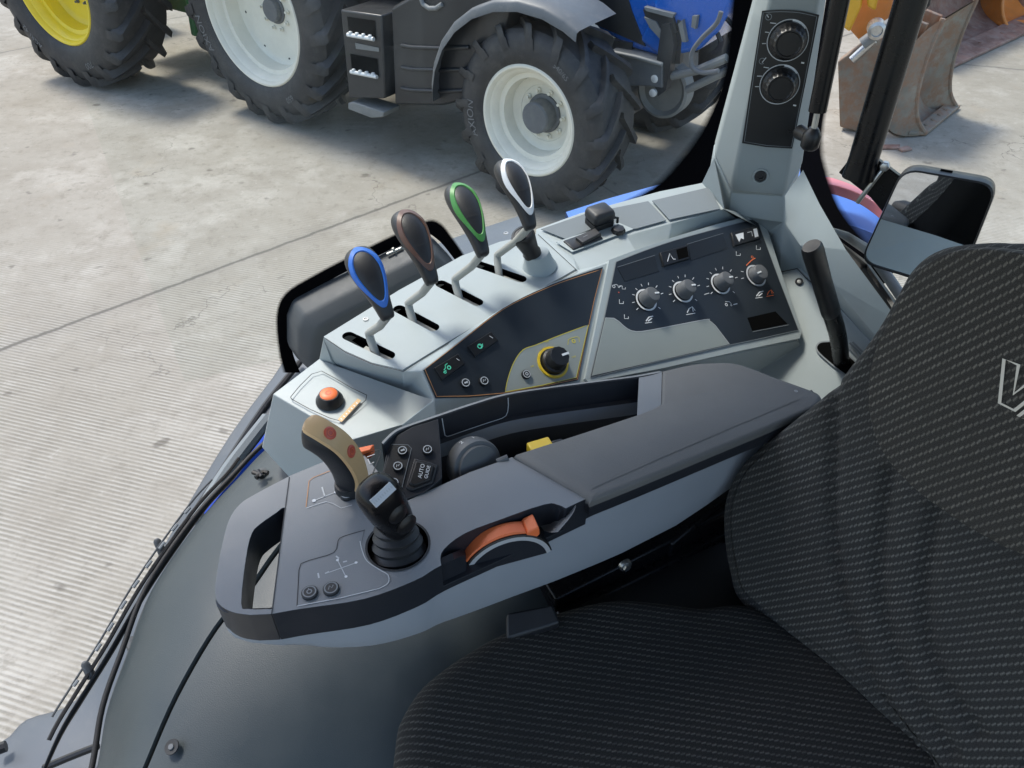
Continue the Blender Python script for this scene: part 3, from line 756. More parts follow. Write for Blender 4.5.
g0 = Cn(842, 385, 2.10); g1 = Cn(841, 362, 2.14); g2 = Cn(838, 336, 2.195); g3 = Cn(831, 312, 2.240); g4 = Cn(812, 248, 2.335)
d_ = (g4 - g3).normalized()
b.tube(bez([g0, g1, g2, g3, g3 + d_ * .02], 6), [.0115] * 25, PAINTB, 14, sq=(1, .85))
pk = b.build('parking_lever', con)
pk['label'] = 'black cranked lever standing in the rear slot'
b = B()
b.tube([g3 - d_ * .004, g3, g3 + d_ * .01, g3.lerp(g4, .5), g3.lerp(g4, .92), g4, g4 + d_ * .004], [.0115, .0128, .0128, .0126, .0136, .0130, .011], BLACK, 20, sq=(1, .82))
b.build('lever_grip', pk, smooth=60)

# ================================================================== PILLAR
PL0 = Cn(731, 192, 2.27); PR0 = Cn(784, 197, 2.27)
xx = (PR0 - PL0); xx.z = 0; xx.normalize()
PP = Plane(PL0, V((xx.y, -xx.x, .06)))
pil = thing('cab_pillar', PL0 + V((.03, .03, -.45)), 'pale grey cab corner pillar with two round black dials on a dark plate', 'pillar')
b = B()
def col(u0, v0, u1, v1, h=0, ext=1.5):
    A_ = PP.at(u0, v0, h); T_ = PP.at(u1, v1, h); return A_, A_ + (T_ - A_) * ext
fl_b, fl_t = col(731, 192, 769, 0); fr_b, fr_t = col(784, 197, 819, 0)
bl_b, bl_t = col(714, 160, 757, 0, -.025); br_b, br_t = col(804, 171, 829, 0, -.03)
bk = -PP.n * .05
fl_m, fr_m = fl_b + (fl_t - fl_b) * .04, fr_b + (fr_t - fr_b) * .04
ring = lambda t: [bl_b.lerp(bl_t, t), fl_b.lerp(fl_t, t), fr_b.lerp(fr_t, t), br_b.lerp(br_t, t), br_b.lerp(br_t, t) + bk, bl_b.lerp(bl_t, t) + bk]
b.loft([ring(0), ring(.25), ring(.6), ring(1)], PILLAR)
low = [p + V((0, 0, -.5)) for p in ring(0)]
low[0].z = low[1].z = low[2].z = low[3].z = ring(0)[1].z - .06
b.loft([[p - PP.n * .006 for p in low], [p - PP.n * .004 for p in ring(0)]], GREY)
b.build('pillar_trim', pil, smooth=25, bevel=.004, seg=3, ang=15)
plate = bez2([(762, 10.5), (780, 9.5), (800, 10.5), (819, 14.5)], 3) + [(806, 80), (792, 148), (766, 146.5), (742, 142.5), (752, 75)]
b = B(); b.prism(PP.many(plate, .0028), -PP.n * .002, PANEL2)
cx, cy = 780, 78
b.stroke(PP.many([(cx + (u - cx) * .94, cy + (v - cy) * .975) for u, v in plate], .0031), PP.n, .0008, LINED, True)
def pstroke(q, w=.0011, m=LINEG): b.stroke(PP.many(q, .0032), PP.n, w, m)
for q in ([(770, 22.3), (776, 23)], [(765, 31.5), (769, 32)], [(762, 43), (766, 43)], [(763.5, 66.5), (769, 67.5)], [(757, 75.5), (762, 75.5)], [(755, 86), (759, 86)]): pstroke(q)
pstroke([(801, 62), (804, 62.5)], .002, WHITE); pstroke([(793, 104.5), (796, 105)], .002, WHITE)
b.disc(PP.at(768.5, 16.5, .0032), PP.n, .0042, LINED, 16, .0034); pstroke([(766.5, 14), (768.5, 17)])
b.disc(PP.at(762, 60.5, .0032), PP.n, .0042, LINED, 16, .0034, 30, 320); pstroke([(762, 62), (766, 57)])
pp = b.build('dial_plate', pil)
for u, v in ((787.5, 40), (779.5, 84)):
    b = B(); b.disc(PP.at(u, v, .0033), PP.n, .0272, LINEG, 48, .0260); b.disc(PP.at(u, v, .0035), PP.n, .0272, WHITE, 10, .0245, 40, 88) 
    b.build('dial_ring', pp)
    O = PP.at(u, v, .003); fx, fy, a_ = frame(PP.n); rings = []
    for r_, h in ((.0245, 0), (.024, .006), (.0205, .009), (.0195, .020), (.0175, .0225), (.016, .0225), (.015, .021)):
        rings.append([O + a_ * h + (fx * math.cos(q) + fy * math.sin(q)) * (r_ * (.955 if (k % 4 in (0, 1) and .007 < h < .022) else 1)) for k, q in [(k, 2 * math.pi * k / 72) for k in range(72)]])
    b = B(); b.loft(rings, BLACK); b.build('dial', pp, smooth=30)
b = B(); O = PP.at(760.5, 176, 0); b.lathe(O, PP.n, [(.0125, -.001), (.0118, .003), (.0095, .003), (.0085, -.001)], PILLAR, 24)
b.lathe(O, PP.n, [(.0085, .0002), (.0082, .0022), (.004, .0022), (.0035, .0005)], HGREY, 18); b.build('socket_screw', pil, smooth=40)

# ================================================================== GLASS
GP0 = Cn(536, 222, 2.20); GP1 = Cn(692, 178, 2.22)
gx = (GP1 - GP0); gx.z = 0; gx.normalize(); gn = V((gx.y, -gx.x, 0))
SG = Plane(GP0 + V((0, .05, 0)), gn)
win = thing('side_window', GP0 + V((0, .05, -.3)), 'clear side window pane with a wide black printed border above the console', 'window')
b = B()
c0 = GP0 + V((0, .05, 0))
zz = lambda p, z: V((p.x, p.y, z))
A_ = zz(c0 - gx * .62, 0); D_ = zz(SG.at(757, 60), 0)
for a_, z0, z1 in ((0, 1.95, 3.3),):
    b.face([zz(A_, z0), zz(D_, z0), zz(D_, z1), zz(A_, z1)], GLASS)
b.build('pane', win)
def frit(parent, plane, inner, outer, h=.002):
    d = B(); lay = d.bm.loops.layers.uv.new('UVMap'); k = d.mi(FRIT)
    I = plane.many(inner, h); O = plane.many(outer, h)
    for i in range(len(I) - 1):
        vs = [d.bm.verts.new(p) for p in (I[i], I[i + 1], O[i + 1], O[i])]
        f = d.bm.faces.new(vs); f.material_index = k
        for l, uv in zip(f.loops, ((0, 0), (1, 0), (1, 1), (0, 1))): l[lay].uv = uv
    return d.build('printed_border', parent)
inn = bez2([(770, -60), (757, 0), (742, 90), (722, 150), (700, 186), (670, 202), (600, 218), (540, 236)], 4)
out = bez2([(738, -60), (728, 0), (722, 68), (704, 116), (680, 151), (646, 187), (590, 213), (535, 230.5)], 4)
frit(win, SG, inn, out)
inn = bez2([(300, 372), (292, 350), (288, 318), (296, 300), (322, 284), (360, 264), (420, 236), (436, 238), (452, 256), (470, 280)], 4)
out = bez2([(282, 372), (277, 350), (275, 314), (284, 292), (310, 275), (352, 253), (415, 223), (437, 219), (454, 238), (476, 272)], 4)
frit(win, SG, inn, out)
# trim block below the sill, inside the border
b = B()
TP = Plane(SG.p + gn * .012, gn)
tp = [(288, 318), (294, 303), (322, 288), (360, 269), (420, 239), (434, 240), (450, 257), (476, 290), (476, 340), (330, 380), (312, 372), (297, 358), (288, 345)]
q = TP.many(tp); qc = sum(q, V()) / len(q)
b.loft([[p - gn * .02 for p in q], q, [qc + (p - qc) * .93 + gn * .035 for p in q], [qc + (p - qc) * .80 + gn * .055 + V((0, 0, -.01)) for p in q]], TRIM)
tr = rebase(b.build('sill_trim', smooth=50, bevel=.006, seg=3, ang=25), qc - V((0, 0, .1)))
tag(tr, 'dark grey moulded trim block under the window behind the blue and brown ringed levers', 'trim')
b = B()
for a_, c_ in (((386, 253), (400, 247)), ((392, 247), (396, 253)), ((400, 246), (404, 249))):
    b.tube(TP.many([a_, c_], .004), .0022, METAL, 8)
b.build('wire_clip', tr)
# rear window
o1_, o4_ = Cn(803, 170, 2.325), Cn(900, 323, 2.265)
rx = (o4_ - o1_); rx.z = 0; rx.normalize(); rn = V((rx.y, -rx.x, 0))
if rn.dot(CAM - o1_) < 0: rn = -rn
RG = Plane(o1_ - rn * .25, rn); RS = Plane(o1_ - rn * .02, rn)
rw = thing('rear_window', o1_ - rn * .25 + V((0, 0, -.3)), 'clear rear window pane with a black printed border to the right of the grey pillar', 'window')
b = B(); p_ = RG.p
b.face([zz(p_ - rx * .12, 1.95), zz(p_ + rx * .75, 1.95), zz(p_ + rx * .75, 3.3), zz(p_ - rx * .12, 3.3)], GLASSR); b.build('pane', rw)
inn = bez2([(835, -70), (827, 0), (812, 90), (801, 165), (808, 190), (830, 240), (850, 262), (880, 290)], 4)
out = bez2([(860, -70), (849, 0), (838, 60), (826, 131), (829, 165), (842, 203), (871, 240), (898, 268)], 4)
frit(rw, RG, inn, out)
b = B()
ls = Plane(RG.p + rn * .008, rn)
b.tube([Cn(833, 230, 2.290), Cn(846, 236, 2.27), Cn(868, 250, 2.21), Cn(890, 280, 2.19), Cn(925, 332, 2.18)], [.003, .006, .008, .008, .008], DECKIN, 10)
b.tube([Cn(838, 243, 2.28), Cn(862, 265, 2.22), Cn(905, 325, 2.19), Cn(940, 375, 2.18)], [.006, .014, .016, .016], BLACK, 10, sq=(.6, 1))
b.build('sill_seal', rw)

# ---- gas strut at the rear window
b = B()
sA = RS.at(838, 110, .03); sB = RS.at(862, 0, .03); sd = (sB - sA)
b.tube([sA, sA + sd * 2.2], .0118, PAINTB, 18)
b.tube([RS.at(832, 138, .03), sA], .0042, METAL, 10)
b.lathe(RS.at(831, 139, .03) - V((0, 0, .012)), V((0, 0, 1)), [(.009, 0), (.0125, .004), (.0125, .020), (.009, .026), (.006, .030)], BLACK, 16)
b.tube([Cn(800, 132, 2.37), RS.at(831, 137, .03)], [.0105, .0085], BLACK, 14)
st = rebase(b.build('gas_strut', smooth=45), RS.at(832, 140, .03)); tag(st, 'thin black gas strut with a ball end beside the grey pillar', 'strut')

# ---- mirror on its arm
S_ = Cn(838, 352, 2.2); Sv = CAM + ray(885, 255) * 1.2
MN = ((S_ - Sv).normalized() + V((0, 0, .092))).normalized(); MP = Plane((S_ + Sv) / 2, MN)
mir = thing('mirror', MP.at(900, 215) + V((0, 0, -.2)), 'black framed rounded mirror hanging from a thick black tubular arm behind the seat back', 'mirror')
cor = [MP.at(903, 166), MP.at(1000, 183), MP.at(957, 292), MP.at(859, 262)]
rr = rrect(cor, .022); rc = sum(rr, V()) / len(rr)
b = B()
sc = lambda f, h: [rc + (p - rc) * f + MP.n * h for p in rr]
b.loft([sc(.90, -.03), sc(.99, -.022), sc(1.0, -.006), sc(.985, .004), sc(.955, .005), sc(.95, .001)], BLACK, caps=(True, False)); b.build('housing', mir, smooth=50)
b = B(); b.face(sc(.952, .002), MIRR); b.build('mirror_glass', mir)
b = B(); tE = cor[0] * .55 + cor[1] * .45; ex = (cor[1] - cor[0]).normalized(); b.box(tE - MP.n * .010 + (tE - rc).normalized() * .0005, ex * .007, (tE - rc).normalized() * .001, MP.n * .002, VOID); b.build('frame_notch', mir)
aP = Plane(MP.at(860, 190) - MP.n * .035, MN)
aA = aP.at(858, 178); aB = aP.at(911, 0)
b = B(); b.tube([aA, aA + (aB - aA) * .12, aA + (aB - aA) * 2.0], [.0215, .0195, .0195], PAINTB, 22); b.build('arm', mir, smooth=45)
b = B()
br = aP.many([(836, 176), (857, 149), (906, 186), (940, 220), (905, 245), (868, 201)], .0)
b.prism([p - MN * .016 for p in br], MN * -.012, PAINTB)
b.tube([aP.at(857, 203, .0), aP.at(884, 168, .0)], .0035, METAL, 8); b.lathe(aP.at(885, 166, -.004), MN, [(.007, 0), (.007, .010), (.004, .011)], METAL, 6)
b.build('bracket', mir, smooth=30, bevel=.002)

# ================================================================== ARMREST
ZT = 2.175
A3 = lambda u, v, dz=0: W(u, v, ZT + dz)
UPV = V((0, 0, 1))
ar = thing('control_armrest', A3(520, 500, -.15), 'dark grey control armrest with joysticks, an orange thumb lever and a long padded top', 'armrest')
def shape(pts, dz, depth, m, name='s', inset=0.0, bevel=0, mid=None):
    d = B(); top = [A3(u, v, dz) for u, v in pts]; c = sum(top, V()) / len(top)
    bot = [p + (c - p) * inset + V((0, 0, -depth)) for p in top]
    d.loft([bot, top], m)
    return d
# housing
near = bez2([(272, 614), (300, 609), (364, 599), (415, 580.5), (442, 565), (500, 539), (560, 511), (588, 498)], 4)
hous = near + [(550, 477), (512, 457), (470, 472), (432, 489), (404, 502), (392, 499), (377, 470), (362, 452), (352, 449), (330, 459), (289, 476), (281, 540)]
hd = shape(hous, 0, .040, ARM).build('housing', ar, smooth=30, bevel=.005, seg=3, ang=40)
cs = []
def cutter(pts, z0, z1, m):
    d = B(); d.prism([A3(u, v, z1) for u, v in pts], V((0, 0, z0 - z1)), m); return d.build('cutter')
rec = bez2([(439, 545), (443, 535), (464, 519.5), (505, 504), (545, 490.5), (559, 491), (572, 498), (577, 504), (573, 515), (556, 534)], 3) + [(548, 546), (520, 562), (482, 578), (470, 570), (452, 565), (441, 556)]
cs.append(cutter(rec, -.032, .02, ARMB))
jc = A3(398, 545)
d = B(); d.lathe(jc + V((0, 0, -.03)), UPV, [(.0285, 0), (.0285, .06)], VOID, 40); cs.append(d.build('cutter'))
dd = hd.modifiers[:]  # boolean before the bevel
hd.modifiers.clear()
def dark_sides(o, m):
    o.data.materials.append(m); k = len(o.data.materials) - 1
    for p in o.data.polygons:
        if p.normal.z < .5 and p.material_index == 0: p.material_index = k
hd.data.materials.append(ARMB); hd.data.materials.append(VOID)
cut(hd, cs); dark_sides(hd, ARMB)
bv = hd.modifiers.new('bevel', 'BEVEL'); bv.width = .0028; bv.segments = 3; bv.limit_method = 'ANGLE'; bv.angle_limit = R(40)
b = B()
rimc = [A3(u, v, -.0012) for u, v in bez2([(532, 494), (546, 491), (559, 491.5), (571, 498.5), (576, 504), (572, 515), (558, 532)], 3)]
lowc = A3(536, 520, -.034)
b.grid([rimc, [p.lerp(lowc, .25) + V((0, 0, -.006)) for p in rimc], [p.lerp(lowc, .6) + V((0, 0, -.010)) for p in rimc], [p.lerp(lowc, .95) for p in rimc]], ARM)
b.build('recess_scoop', ar, smooth=80)
# front grab handle: a frame round an open hole
outl = bez2([(289.5, 476), (257, 493), (240, 504), (229, 520), (222, 545), (216.5, 575), (215, 592), (219, 604), (232, 612), (250, 615)], 4) + [(271.5, 614), (280.5, 540)]
d = shape(outl, 0, .040, ARM)
hn = d.build('grab_handle', ar, smooth=30)
hole = bez2([(236, 590), (241, 545), (247, 520), (256, 510), (272, 499), (279, 494), (281, 500), (276, 545), (271, 590), (262, 595), (243, 595)], 3, True)
cs = [cutter(hole, -.06, .02, ARMB)]
hn.data.materials.append(ARMB); cut(hn, cs); dark_sides(hn, ARMB)
bv = hn.modifiers.new('bevel', 'BEVEL'); bv.width = .0055; bv.segments = 4; bv.limit_method = 'ANGLE'; bv.angle_limit = R(40)
# black side band and grey under-shell
bandT = [(217, 606), (224, 612), (240, 615.5)] + [(272, 614.5)] + near[1:] + [(615, 485.5), (640, 474), (670, 460.5), (700, 447), (732, 432.5), (765, 418), (795, 404), (815, 394)]
b = B()
T_ = [A3(u, v, -.004 if not 468 < u < 556 else -.031) for u, v in bandT]; c0 = A3(520, 480, -.1)
inn_ = lambda p, k, dz: p + V((-.45 * k, .89 * k, dz))
Bn = [inn_(A3(u, v, -.004), .003, -.036) for u, v in bandT]
b.grid([[inn_(p, .006, .002) for p in T_], T_, Bn], ARMB)
b.build('side_band', ar, smooth=40)
b = B()
k1_ = len(T_)
def drop(i):
    u = bandT[i][0]; kx = [(215, .014), (283, .032), (319, .046), (382, .058), (424, .066), (455, .074), (514, .084), (567, .096), (635, .107), (700, .105), (745, .09), (780, .07), (820, .035)]
    for (a, c), (a2, c2) in zip(kx, kx[1:]):
        if u <= a2: return c + (c2 - c) * (u - a) / (a2 - a)
    return .004
L0 = [inn_(p, .002, .002) for p in Bn]; L1 = [inn_(p, .001, -drop(i) * .6) for i, p in enumerate(Bn)]; L2 = [inn_(p, .008, -drop(i)) for i, p in enumerate(Bn)]; L3 = [inn_(p, .09 if bandT[i][0] > 300 else .02, -drop(i) - .006) for i, p in enumerate(Bn)]
b.grid([L0, L1, L2, L3], ARML)
b.build('under_shell', ar, smooth=50)
# padded top
padp = bez2([(513, 456.5), (575, 436.5), (637, 416), (652, 410), (661, 405)], 2) + bez2([(662, 372), (685, 366.5), (703, 364), (732, 363.5), (752, 369), (775, 378), (800, 387), (818, 394), (822, 400), (817, 407)], 3) + bez2([(765, 430), (700, 457), (640, 482), (590, 502)], 2) + [(588.5, 499)]
padp = [p for i, p in enumerate(padp) if i == 0 or (abs(p[0] - padp[i - 1][0]) + abs(p[1] - padp[i - 1][1])) > 2]
b = B()
t0 = [A3(u, v, .003) for u, v in padp]; pc_ = sum(t0, V()) / len(t0)
ins_ = lambda f, dz: [pc_ + (p - pc_) * f + V((0, 0, dz)) for p in t0]
b.loft([ins_(.985, -.024), ins_(.995, -.020), ins_(1.0, -.008)], ARMB, (True, False))
b.loft([ins_(1.0, -.008), ins_(.997, -.002), ins_(.985, .001), ins_(.93, .002)], PAD, (False, True))
pd_ = b.build('arm_pad', ar, smooth=60, weld=True)
b = B(); b.stroke([A3(u, v, .0062) for u, v in ((590, 488), (660, 457), (735, 425), (800, 398))], UPV, .0012, PAD); b.build('pad_crease', pd_)
b = B(); b.disc(A3(796, 391, .0061), UPV, .0018, LINEG, 10, .0012); b.build('worn_fleck', pd_)
# storage tray behind the pad: raised rear rim with dark inner wall
rim = bez2([(383, 444), (393, 434), (404, 428), (436, 417), (470, 405.5), (506, 395), (550, 388), (600, 381.5), (638, 376.5), (662, 372)], 4)
zr = lambda i: .030 - .026 * (i / (len(rim) - 1))
b = B()
r0 = [A3(u, v, zr(i)) for i, (u, v) in enumerate(rim)]
back = V((-.42, .90, 0))
r_out = [p + back * .006 + V((0, 0, -.003)) for p in r0]; r_low = [p + back * .010 + V((0, 0, -.07)) for p in r0]
r_in = [p - back * .0015 + V((0, 0, -.001)) for p in r0]
r_b = [p - back * .004 + V((0, 0, -.030)) for p in r0]
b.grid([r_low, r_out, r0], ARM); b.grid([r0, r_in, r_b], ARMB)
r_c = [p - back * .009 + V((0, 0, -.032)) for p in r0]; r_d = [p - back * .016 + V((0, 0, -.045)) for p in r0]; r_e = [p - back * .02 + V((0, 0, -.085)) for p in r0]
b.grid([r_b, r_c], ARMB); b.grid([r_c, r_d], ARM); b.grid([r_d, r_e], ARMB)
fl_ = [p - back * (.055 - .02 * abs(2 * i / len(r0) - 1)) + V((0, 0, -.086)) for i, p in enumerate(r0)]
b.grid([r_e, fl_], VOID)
b.face([A3(639, 376.5, .006), A3(662, 371.5, .004), A3(661, 409, .0035), A3(637, 416.5, .0035)], ARM)
b.face([A3(639, 376.5, .006), A3(637, 416.5, .0035), A3(637, 416.5, -.085), A3(639, 376.5, -.085)], ARMB)
b.build('storage_tray', ar, smooth=35)
b = B()
def rimpt(u, f):
    k = max(i for i in range(len(rim) - 1) if rim[i][0] <= u); t = (u - rim[k][0]) / (rim[k + 1][0] - rim[k][0])
    return r_in[k].lerp(r_in[k + 1], t).lerp(r_b[k].lerp(r_b[k + 1], t), f) - back * .0012
ou = [(441, .04), (441.5, .5), (442, .86), (444, .95), (448, .97)] + [(452 + 6 * q, .97) for q in range(8)] + [(500, .95), (504, .88), (506, .7), (507, .4), (507, .04)]
b.stroke([rimpt(u, f) for u, f in ou], (-back + V((0, 0, .25))).normalized(), .0010, LINEG)
b.build('label_outline', ar)
# button pad left of the tray
BP = plane3(A3(392, 446, .020), A3(440, 419, .026), A3(404, 500, .001))
b = B()
bp = [(388, 446), (398, 435), (412, 427), (438, 419), (441, 449), (442, 478), (425, 492), (404, 500), (380, 486)]
b.prism(BP.many(bp), -BP.n * .02, ARMB)
b.prism(BP.many([(391.5, 445), (408, 445.5), (411.5, 449), (402, 488), (396, 492), (384, 486), (381, 482)], .0012), -BP.n * .001, HGREY)
b.stroke(BP.many([(391.5, 445), (408, 445.5), (411.5, 449), (402, 488)], .0015), BP.n, .0006, LINED)
kp_ = b.build('button_pad', ar, smooth=30, bevel=.001)
for u, v, mk in ((402.5, 452.5, 1), (398, 468, 2), (394, 484.5, 3), (427.5, 451.5, 2)):
    button(kp_, u, v, BP, .0054, .0014, BLACK, LINEG, mk)
b = B()
q = BP.many([(414, 459), (428, 462), (438, 466), (433, 484), (412, 492), (405, 489)], .001); qc = sum(q, V()) / 6
b.loft([q, [qc + (p - qc) * .93 + BP.n * .002 for p in q]], HGREY)
q2 = [qc + (p - qc) * .72 + BP.n * .0045 for p in q]
b.loft([[qc + (p - qc) * .82 + BP.n * .001 for p in q], q2], BLACK)
gd = b.build('guide_switch', kp_, smooth=30, bevel=.0008)
b = B()
X = (BP.at(424, 467) - BP.at(421, 479)).normalized(); Y = BP.n.cross(X)
for tx, O, s_ in (('AUTO', BP.at(421.5, 473.5, .0058), .0058), ('GUIDE', BP.at(427.5, 474.5, .0058), .0050)):
    b.text(tx, lambda x, y, O=O: O + X * x + Y * y, s_, WHITE)
b.build('switch_lettering', gd)
# thumb wheel with figures, and the yellow catch, both in the tray
b = B()
axn = V((.50, -.75, .42)).normalized(); O = A3(475, 465, -.014)
b.lathe(O - axn * .0, axn, [(.018, -.014), (.0275, -.013), (.029, -.010), (.029, .004), (.0275, .007), (.0235, .008), (.023, .012), (.010, .013)], KNOBG, 48)
dl = b.build('speed_wheel', ar, smooth=35)
b = B(); fx, fy, _ = frame(axn)
for a, tx in ((75, '1'), (103, '2'), (48, 'C')):
    er = fx * math.cos(R(a)) + fy * math.sin(R(a)); et = er.cross(axn)
    b.text(tx, lambda x, y, er=er, et=et: O + er * .0294 - axn * (.003) + et * x * 1 + axn * (-y), .0085, WHITE)
b.build('wheel_figures', dl)
b = B(); b.tube([A3(497, 462, -.002), A3(508, 457.5, .001)], .0035, KNOBG, 10); b.build('wheel_pointer', dl)
b = B()
O = A3(541, 449, -.010); X = (A3(560, 441) - A3(540, 447)).normalized(); Y = UPV.cross(X)
b.loft([[O + X * a + Y * c2 + V((0, 0, z)) for a, c2 in ((-.014, -.008), (.012, -.008), (.012, .008), (-.014, .008))] for z in (-.012, .008)], YELLOW)
b.tube([O + X * .012 + V((0, 0, .001)), O + X * .026], .005, BLACK, 8)
b.build('yellow_catch', ar, smooth=30, bevel=.0025, seg=3)
# decals on the housing
b = B()
def hst(q, w, m, closed=False): b.stroke([A3(u, v, .0006) for u, v in q], UPV, w, m, closed)
b.prism([A3(u, v, .0004) for u, v in [(299, 570), (300, 564)] + bez2([(308, 560), (335, 552), (338, 541), (342, 537), (364, 530)], 3) + bez2([(361, 545), (366, 560), (380, 570), (388, 574), (388, 583), (378, 588)], 3) + [(340, 598), (297, 606)]], V((0, 0, -.0006)), ARM)
hst([(297, 606), (299, 570), (301, 563.5)] + bez2([(310, 560), (334, 552.5), (338, 541), (343, 536.5), (365, 530)], 3), .0008, SEAM)
hst(bez2([(360, 541), (362, 550), (367, 561), (380, 570), (388, 575), (388, 583), (379, 588.5)], 4) + [(340, 598), (297, 606)], .0009, LINEG)
hst([(327, 573), (358, 562)], .0008, LINEG); hst([(337, 559), (346, 577)], .0008, LINEG)
for u, v in ((356, 562.5), (346, 576.5), (337.5, 560)): b.disc(A3(u, v, .0008), UPV, .0014, WHITE, 10)
for q in ([(336, 556), (339, 558.5)], [(325, 573.5), (329, 571.5)], [(318, 573), (319, 578)], [(343, 562), (347, 561)]): hst(q, .0014, LINEG)
hst([(306, 507), (309, 481), (313, 477.5), (352, 462)], .0008, ORLINE); hst([(306, 508), (326, 501.5), (333, 503.5), (341, 508), (352, 505)], .0008, LINEG)
hst([(314, 500.5), (336, 492)], .0009, LINEG); hst([(322, 487), (325, 497)], .0014, LINEG)
b.disc(A3(314, 500.5, .0008), UPV, .0020, WHITE, 10); b.disc(A3(336, 492, .0008), UPV, .0020, WHITE, 10)
hst([(364, 455), (378, 449), (381, 452), (372, 475)], .0008, SEAM); hst([(367, 457), (375, 454)], .0009, LINEG); hst([(368, 459), (370, 464), (374, 462)], .0009, LINEG)
hst([(271.8, 613), (281, 540), (289.3, 477)], .0009, SEAM)
hst([(513, 457.5), (551, 478), (588, 497.5)], .0012, SEAM)
b.build('decal_lines', ar)
HP = Plane(A3(400, 500), UPV)
for u, v, mk in ((310, 594, 3), (331.5, 590, 2), (347.5, 496, 1)):
    button(ar, u, v, HP, .0072, 0, HGREY, LINED if mk != 1 else LINEG, mk)
b = B(); b.prism([A3(u, v, .004) for u, v in ((352, 449), (374, 444), (370, 450), (355, 454))], V((0, 0, -.012)), ORANGE); b.build('orange_flap', ar, bevel=.001)

# ---- main joystick with bellows boot
js = None
b = B()
jb = jc + V((0, 0, -.016)); jt = W(392, 512, ZT + .030)
ax = (jt - jb).normalized()
pr_ = [(.0265, 0)]
for k in range(5):
    r = .0255 - .0022 * k; pr_ += [(r, .004 + k * .0085), (r + .0008, .0065 + k * .0085), (r - .0035, .0105 + k * .0085)]
pr_ += [(.0145, .05), (.0125, .058)]
b.lathe(jb, ax, pr_, BOOT, 40)
js = b.build('joystick', ar, smooth=60)
b = B(); b.disc(jc + V((0, 0, .0007)), UPV, .0303, SEAM, 40, .0282); b.build('boot_rim', js)
b = B()
h0 = W(395, 521, ZT + .036); h1 = W(375, 489, ZT + .088)
sp = h1 - h0; s_ = sp.normalized(); n_ = (CAM - h1); n_ = (n_ - s_ * n_.dot(s_)).normalized()
n_ = (n_ * .9 + (s_.cross(n_)) * .22).normalized(); sd = s_.cross(n_)
prof = [(-.28, .013, .013), (-.12, .0165, .0150), (.06, .0192, .0165), (.35, .0208, .0175), (.62, .0218, .0180), (.86, .0218, .0175), (1.0, .0198, .0160), (1.10, .0140, .0120), (1.14, .005, .005)]
rings = []
for t, a, c2 in prof:
    o_ = h0 + sp * t
    rings.append([o_ + sd * (.88 * a * math.copysign(abs(math.cos(q)) ** .75, math.cos(q))) + n_ * (c2 * math.copysign(abs(math.sin(q)) ** .75, math.sin(q))) for q in [2 * math.pi * k / 24 for k in range(24)]])
b.loft(rings, PAINTB)
hd_ = b.build('joystick_head', js, smooth=70, sub=1)
b = B()
for t, x, r in ((.52, .001, .0085), (.14, .003, .0092)):
    o_ = h0 + sp * t + sd * x + n_ * .0162
    b.lathe(o_, n_, [(r + .001, 0), (r + .001, .0015), (r, .0018), (r * .8, .0036), (r * .35, .0042)], BLACK, 24)
b.build('thumb_button', hd_, smooth=50)
b = B()
LPo = h0 + sp * 1.03 + n_ * .0112; ln_ = (s_ * .75 + n_ * .75).normalized(); lx = sd; ly = ln_.cross(lx)
b.loft([[LPo + lx * a + ly * c2 + ln_ * z for a, c2 in ((-.0112, -.0042), (.0112, -.0042), (.0112, .0042), (-.0112, .0042))] for z in (-.003, .0032)], SILVER)
for k in range(9): 
    a = -.010 + k * .0024; b.box(LPo + lx * a + ln_ * .0035, lx * .0006, ly * .0011, ln_ * .0001, LINEG)
b.build('top_label', hd_, smooth=30, bevel=.0015, seg=2)

# ---- tan crooked joystick
b = B()
path = [W(352, 487, ZT + .0), W(350, 475, ZT + .018), W(344, 460, ZT + .044), W(333, 446, ZT + .066), W(319, 436, ZT + .080), W(306, 430, ZT + .084)]
cp = bez(path, 5); nn_ = len(cp)
fn_ = V((.62, -.30, .70)).normalized()
rings = []; front = []
for i, p in enumerate(cp):
    t = (cp[min(i + 1, nn_ - 1)] - cp[max(i - 1, 0)]).normalized()
    n_ = (fn_ - t * fn_.dot(t)).normalized(); s_ = t.cross(n_)
    f = i / (nn_ - 1); a = .0125 + .0025 * math.sin(f * 2.6); c2 = .0135
    if f > .88: a *= math.sqrt(max(.05, 1 - ((f - .88) / .125) ** 2)); 
    rings.append([p + s_ * (a * math.copysign(abs(math.cos(q)) ** .6, math.cos(q))) + n_ * (c2 * math.copysign(abs(math.sin(q)) ** .6, math.sin(q))) for q in [2 * math.pi * k / 24 for k in range(24)]])
    front.append((p, s_, n_, a, c2))
b.loft(rings, HGREY)
cj = b.build('crane_joystick', ar, smooth=60)
cj['label'] = 'crooked joystick with a tan face and two red buttons'
b = B()
fr_ = front[3:]
row = lambda x, o: [p + s_ * (a * x) + n_ * (c2 + o) for p, s_, n_, a, c2 in fr_]
b.grid([row(-.80, -.0025), row(-.74, .0008), row(-.4, .0014), row(0, .0016), row(.4, .0014), row(.74, .0008), row(.80, -.0025)], TAN)
b.face([row(x, o)[-1] for x, o in ((-.80, -.0025), (-.74, .0008), (0, .0016), (.74, .0008), (.80, -.0025))], TAN)
b.build('tan_face', cj, smooth=60)
for i in (13, 19):
    p, s_, n_, a, c2 = front[i]
    b = B(); b.lathe(p + n_ * (c2 + .001), n_, [(.0062, 0), (.0062, .0012), (.005, .0020), (.003, .0014)], REDB, 20)
    b.disc(p + n_ * (c2 + .0028), n_, .0030, ORANGE, 10, .0025); b.build('red_button', cj, smooth=50)
